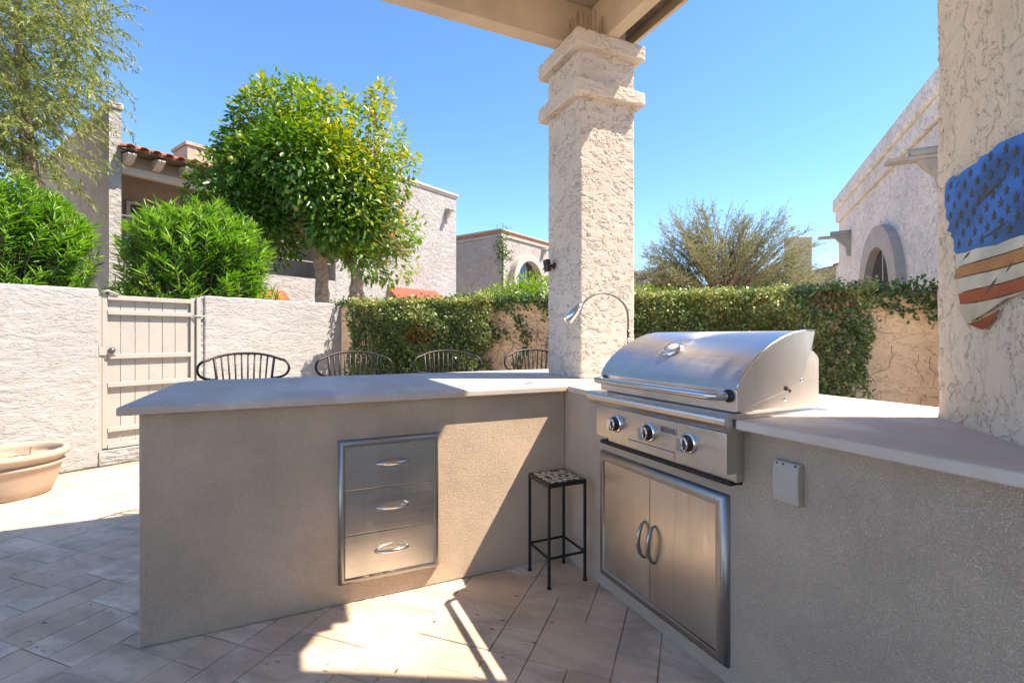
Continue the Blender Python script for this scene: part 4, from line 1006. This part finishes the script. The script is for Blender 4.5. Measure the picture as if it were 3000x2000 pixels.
# feathery mesquite behind
ms = thing('mesquite_tree', 'wide feathery olive mesquite tree between the column and the right house', 'tree', tuple(at(2110, 18)))
mb = np.array(cw_(2110, 900, 18)); Ps, Ds, Ts, segs, rad = [], [], [], [], []
fwd = np.array([sy, cy, 0])
T([tuple(at(2110, 18)), tuple(mb)], [.22, .16], 'trunk', M_bark2, ms)
for k in range(250):
    a = rng.uniform(-1, 1); ang = a*1.32 + rng.normal(0, .06)
    Lb = (3.2 + .7*math.cos(ang)) * rng.uniform(.5, 1.0)**.7
    if ang > .75: Lb *= 1.10
    dv = unit((right*math.sin(ang)*.95 + np.array([0, 0, math.cos(ang)*.95]) + fwd*rng.normal(0, .35))[None])[0]
    p = mb + dv*.1; steps = 11; curve = right*(.05*np.sign(ang)) + np.array([0, 0, -.012*abs(ang)*3])
    for q in range(steps):
        n_ = p + dv*Lb/steps + rng.normal(0, .02, 3); segs.append((p.copy(), n_.copy())); rad.append(.034*(1-q/steps)**1.3 + .005)
        if q > 3:
            for b_ in range(5 if q < 9 else 7):
                tt = rng.uniform(); s0_ = p + (n_-p)*tt; sd = unit((dv*1.5 + rng.normal(size=3)*.85 + right*.2)[None])[0]; Ls = rng.uniform(.2, .6)
                e_ = s0_ + sd*Ls; segs.append((s0_, e_)); rad.append(.004)
                nl = 17; tt = rng.uniform(.1, 1, (nl, 1)); Ps.append(s0_ + (e_-s0_)*tt); Ds.append(sd*1.0 + rdir(nl)*.65); Ts.append(np.clip(rng.normal(.5, .2, nl), 0, 1))
        p = n_; dv = unit((dv + curve*.5 + rng.normal(0, .03, 3))[None])[0]
P, D, t_ = map(np.concatenate, (Ps, Ds, Ts)); n = len(P)
V, F, k = leaves(P, D, rdir(n), rng.uniform(.04, .09, n), rng.uniform(.010, .018, n), False, .05)
np_mesh('crown', V, F, M_mes, ms, np.repeat(t_, k)); twig_mesh('branches', segs, np.array(rad), M_bark2, ms)

# lime green shrubs behind the tan wall
def lime(label, spans, d, per, name='lime_shrub'):
    t = thing(name, label, 'shrub', tuple(at(spans[0][0], d)), 0, 'bright green shrubs behind the tan wall')
    cl = []
    for px, py, r in spans:
        for k in range(7): cl.append((np.array(cw_(px + rng.uniform(-30, 30), py + r*1431/d*.7 + rng.uniform(0, 40), d + rng.uniform(-.3, .3))), r*rng.uniform(.6, 1)))
    foliage('foliage', cl, per, (.05, .08), (.018, .03), M_lime, t, lambda P: .35 + .4*np.clip((P[:, 2]-1.5)/.8, 0, 1), True, .5)
lime('bright lime green shrub left of the column below the arched window', [(1400, 850, .25), (1440, 828, .3), (1490, 812, .32), (1540, 800, .34), (1590, 805, .34), (1640, 808, .3)], 8.3, 240)
lime('bright lime green shrub right of the column in front of the feathery tree', [(1850, 835, .28), (1890, 832, .3), (1930, 842, .28), (1970, 850, .25)], 8.3, 240)

# hedges on the tan wall: flattened creeping bushes
def hedge(label, s0, s1, ztop, thick, n, seed, hang=0, cut=None, zlow=.05, name='hedge'):
    r_ = np.random.default_rng(seed)
    mid = TW @ Vector(((s0+s1)/2, -.2, 0)); t = thing(name, label, 'hedge', (mid.x, mid.y, 0))
    Ws = np.array(TW)
    s = r_.uniform(s0, s1, n); z = zlow + (ztop-zlow)*r_.uniform(0, 1, n)**.9
    ph = r_.uniform(0, 6, 8)
    def lump(s, z): 
        return (np.sin(s*5.1+ph[0]+np.sin(z*4+ph[1]))*.5 + np.sin(z*7.3+ph[2]+s*2)*.3 + np.sin(s*13+ph[3])*np.sin(z*11+ph[4])*.35 + np.sin(s*29+ph[5]+z*9)*np.sin(z*25+ph[6])*.22)
    es = np.clip(np.minimum(s-s0, s1-s)/.22, 0, 1); ez = np.clip((ztop-z)/.18, 0, 1)
    th = thick*(.35 + .65*np.sqrt(es)*np.sqrt(ez*.8+.2)) * (1 + .36*lump(s, z)) * (.75 + .25*np.clip((z-.2)/.8, 0, 1))
    dep = th*(1 - r_.uniform(0, .42, n)**1.6)
    topm = r_.uniform(0, 1, n) < .16                       # leaves on top of the wall
    z = np.where(topm, ztop + r_.normal(0, .022, n) + .05*np.abs(lump(s*1.7, s)), z); dep = np.where(topm, r_.uniform(-.2, .9, n)*thick, dep)
    keep = np.ones(n, bool)
    s = s + (r_.normal(0, .04, n)) * (1 + 1.0*np.sin(z*9+ph[1])*(es < 1))
    if cut: keep &= cut(s, z, lump)
    keep &= ~((lump(s*1.3+3, z*1.4) > .95) & (dep > th*.8))
    s, z, dep = s[keep], z[keep], dep[keep]; n = len(s)
    L = np.stack([s, -dep, z, np.ones(n)], 1); P = L @ Ws.T; P = P[:, :3]
    out = -Ws[:3, 1]; up_ = np.array([0, 0, 1.])
    D = out*.55 + r_.normal(size=(n, 3))*.65 + up_*.1; N = out*.5 + up_*.8 + r_.normal(size=(n, 3))*.5
    V, F, k = leaves(P, D, N, r_.uniform(.030, .052, n), r_.uniform(.016, .028, n), False, .1)
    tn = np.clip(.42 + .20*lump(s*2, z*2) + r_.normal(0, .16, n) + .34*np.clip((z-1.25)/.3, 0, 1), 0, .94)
    red = (np.sin(s*3.1+ph[7])*np.sin(z*5.7+ph[2]) > .86) & (r_.uniform(size=n) < .35); tn = np.where(red, 1, tn)
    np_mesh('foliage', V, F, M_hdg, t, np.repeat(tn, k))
    segs = []
    for k in range(60):
        a = r_.uniform(s0+.15, s1-.15); b_ = a + r_.normal(0, .15)
        p0, p1, p2 = TW @ Vector((a, -.06, .02)), TW @ Vector(((a+b_)/2, -thick*.5, .7)), TW @ Vector((b_, -thick*.6, 1.4)); segs += [(np.array(p0), np.array(p1)), (np.array(p1), np.array(p2))]
    twig_mesh('stems', segs, .007, M_bark2, t)
    return t
hedge('dark clipped hedge against the tan wall left of the stucco column', .30, 2.15, 1.56, .36, 30000, 5, cut=lambda s, z, l: (s < 2.15 - 0.45*np.clip((1.05-z)*2, 0, 1)*(z > .9)) & (s > .32 + .10*np.sin(z*8)))
hedge('dark clipped hedge against the tan wall right of the grill hood', 2.95, 5.83, 1.57, .42, 46000, 6, cut=lambda s, z, l: (s < 5.86 - .28*(1.45-np.minimum(z, 1.45))**1.0*.6 + .05*l(s, z)))
# leaves on the wall top and hanging vines
def vine(label, runs, seed, dens=60, r=.055, name='creeping_vine', stems=0, sregion=None):
    r_ = np.random.default_rng(seed); a = TW @ Vector((runs[0][0][0], -.03, 0)); t = thing(name, label, 'vine', (a.x, a.y, runs[0][0][1]))
    Ps = []; segs = []
    for run in runs:
        for (s0, z0), (s1, z1) in zip(run, run[1:]):
            L_ = math.hypot(s1-s0, z1-z0); n = max(3, int(L_*dens))
            tt = r_.uniform(0, 1, n); ss = s0+(s1-s0)*tt + r_.normal(0, r, n); zz = z0+(z1-z0)*tt + r_.normal(0, r, n)
            Ps.append(np.stack([ss, -r_.uniform(.015, .08, n), zz, np.ones(n)], 1))
            p = (s0, z0)
            for q in range(5):
                e = (s0+(s1-s0)*(q+1)/5 + r_.normal(0, .012), z0+(z1-z0)*(q+1)/5 + r_.normal(0, .012)); segs.append((np.array(TW @ Vector((p[0], -.02, p[1]))), np.array(TW @ Vector((e[0], -.02, e[1]))))); p = e
    for k in range(stems):
        s_, z_ = r_.uniform(*sregion[:2]), r_.uniform(.6, 1.45); a_ = r_.uniform(0, 2*math.pi)
        for q in range(int(r_.uniform(5, 16))):
            a_ += r_.normal(0, .45); e = (s_ + .05*math.cos(a_), min(1.55, z_ + .05*math.sin(a_)))
            segs.append((np.array(TW @ Vector((s_, -.006, z_))), np.array(TW @ Vector((e[0], -.006, e[1]))))); s_, z_ = e
    P = np.concatenate(Ps) @ np.array(TW).T; P = P[:, :3]; n = len(P); out = -np.array(TW)[:3, 1]
    D = r_.normal(size=(n, 3))*.6 + np.array([0, 0, -.5]) + out*.3; N = out + r_.normal(size=(n, 3))*.4 + np.array([0, 0, .4])
    V, F, k = leaves(P, D, N, r_.uniform(.03, .055, n), r_.uniform(.02, .034, n), True, .1)
    np_mesh('foliage', V, F, M_vine, t, np.repeat(np.clip(r_.normal(.5, .2, n), 0, 1), k)); twig_mesh('stems', segs, .0019, M_dry, t)
vine('thin creeper with bare stems on the tan wall just left of the column', [[(2.1, 1.56), (2.35, 1.50), (2.45, 1.30)], [(2.15, 1.56), (2.9, 1.58)], [(2.2, 1.15), (2.05, 1.2)], [(2.45, 1.35), (2.55, 1.1), (2.42, .85)], [(2.72, 1.58), (2.78, 1.35)], [(2.0, 1.35), (2.3, 1.18)]], 3, 190, .045, stems=95, sregion=(1.9, 2.85))
vine('creeper spilling over the tan wall right of the big hedge', [[(5.6, 1.60), (6.2, 1.64), (6.9, 1.62)], [(5.7, 1.62), (6.3, 1.58), (6.8, 1.56)], [(5.85, 1.52), (6.15, 1.42), (6.45, 1.33), (6.7, 1.25)], [(6.1, 1.55), (6.5, 1.42), (6.7, 1.33)], [(6.3, 1.5), (6.6, 1.45)]], 4, 200, .04, stems=14, sregion=(5.7, 6.7))
vine('leafy creeper running along the top of the tan wall', [[(-.1, 1.60), (.6, 1.61), (1.4, 1.61), (2.2, 1.61), (2.9, 1.60)], [(2.95, 1.60), (4.2, 1.62), (5.6, 1.63)]], 8, 260, .03)
# climber on the far house corner
cv = thing('climbing_vine', 'climbing vine on the corner of the brick band house', 'vine', tuple(at(1470, 19.2)))
cl = [(np.array(cw_(1470 + rng.normal(0, 6), y, 19.2)), .13) for y in range(662, 815, 8)] + [(np.array(cw_(1470 + rng.normal(0, 22), rng.uniform(700, 755), 19.1)), .16) for k in range(14)]
foliage('foliage', cl, 150, (.07, .12), (.04, .07), M_vine, cv, lambda P: np.full(len(P), .65), False)

# a few dry leaves on the patio
M_dead = plain('dead_leaf', (.20, .11, .05), .9)
for (x, y), lab in (((.74, 1.80), 'small curled brown leaf in the thin sunlit strip beside the handle shadow'), ((.98, 1.74), 'small brown leaf in the shade between side table and sunlit strip'),
        ((.55, 1.95), 'small brown leaf on the sunlit pavers below the drawer unit'), ((.35, 1.72), 'small brown leaf in the middle of the sunlit floor patch'), ((-.9, 2.6), 'small brown leaf on the shaded pavers left of the bar wall')):
    a = random.uniform(0, 6); m = MB(Matrix.Translation((x, y, .0035)) @ Matrix.Rotation(a, 4, 'Z'))
    P_ = [m.v(p) for p in ((-.012, 0, 0), (-.002, .005, .003), (.012, 0, .005), (-.001, -.005, .004))]; m.f(P_)
    tag(m.build('dry_leaf', M_dead, None), lab, 'leaf', 'fallen leaves on the pavers')
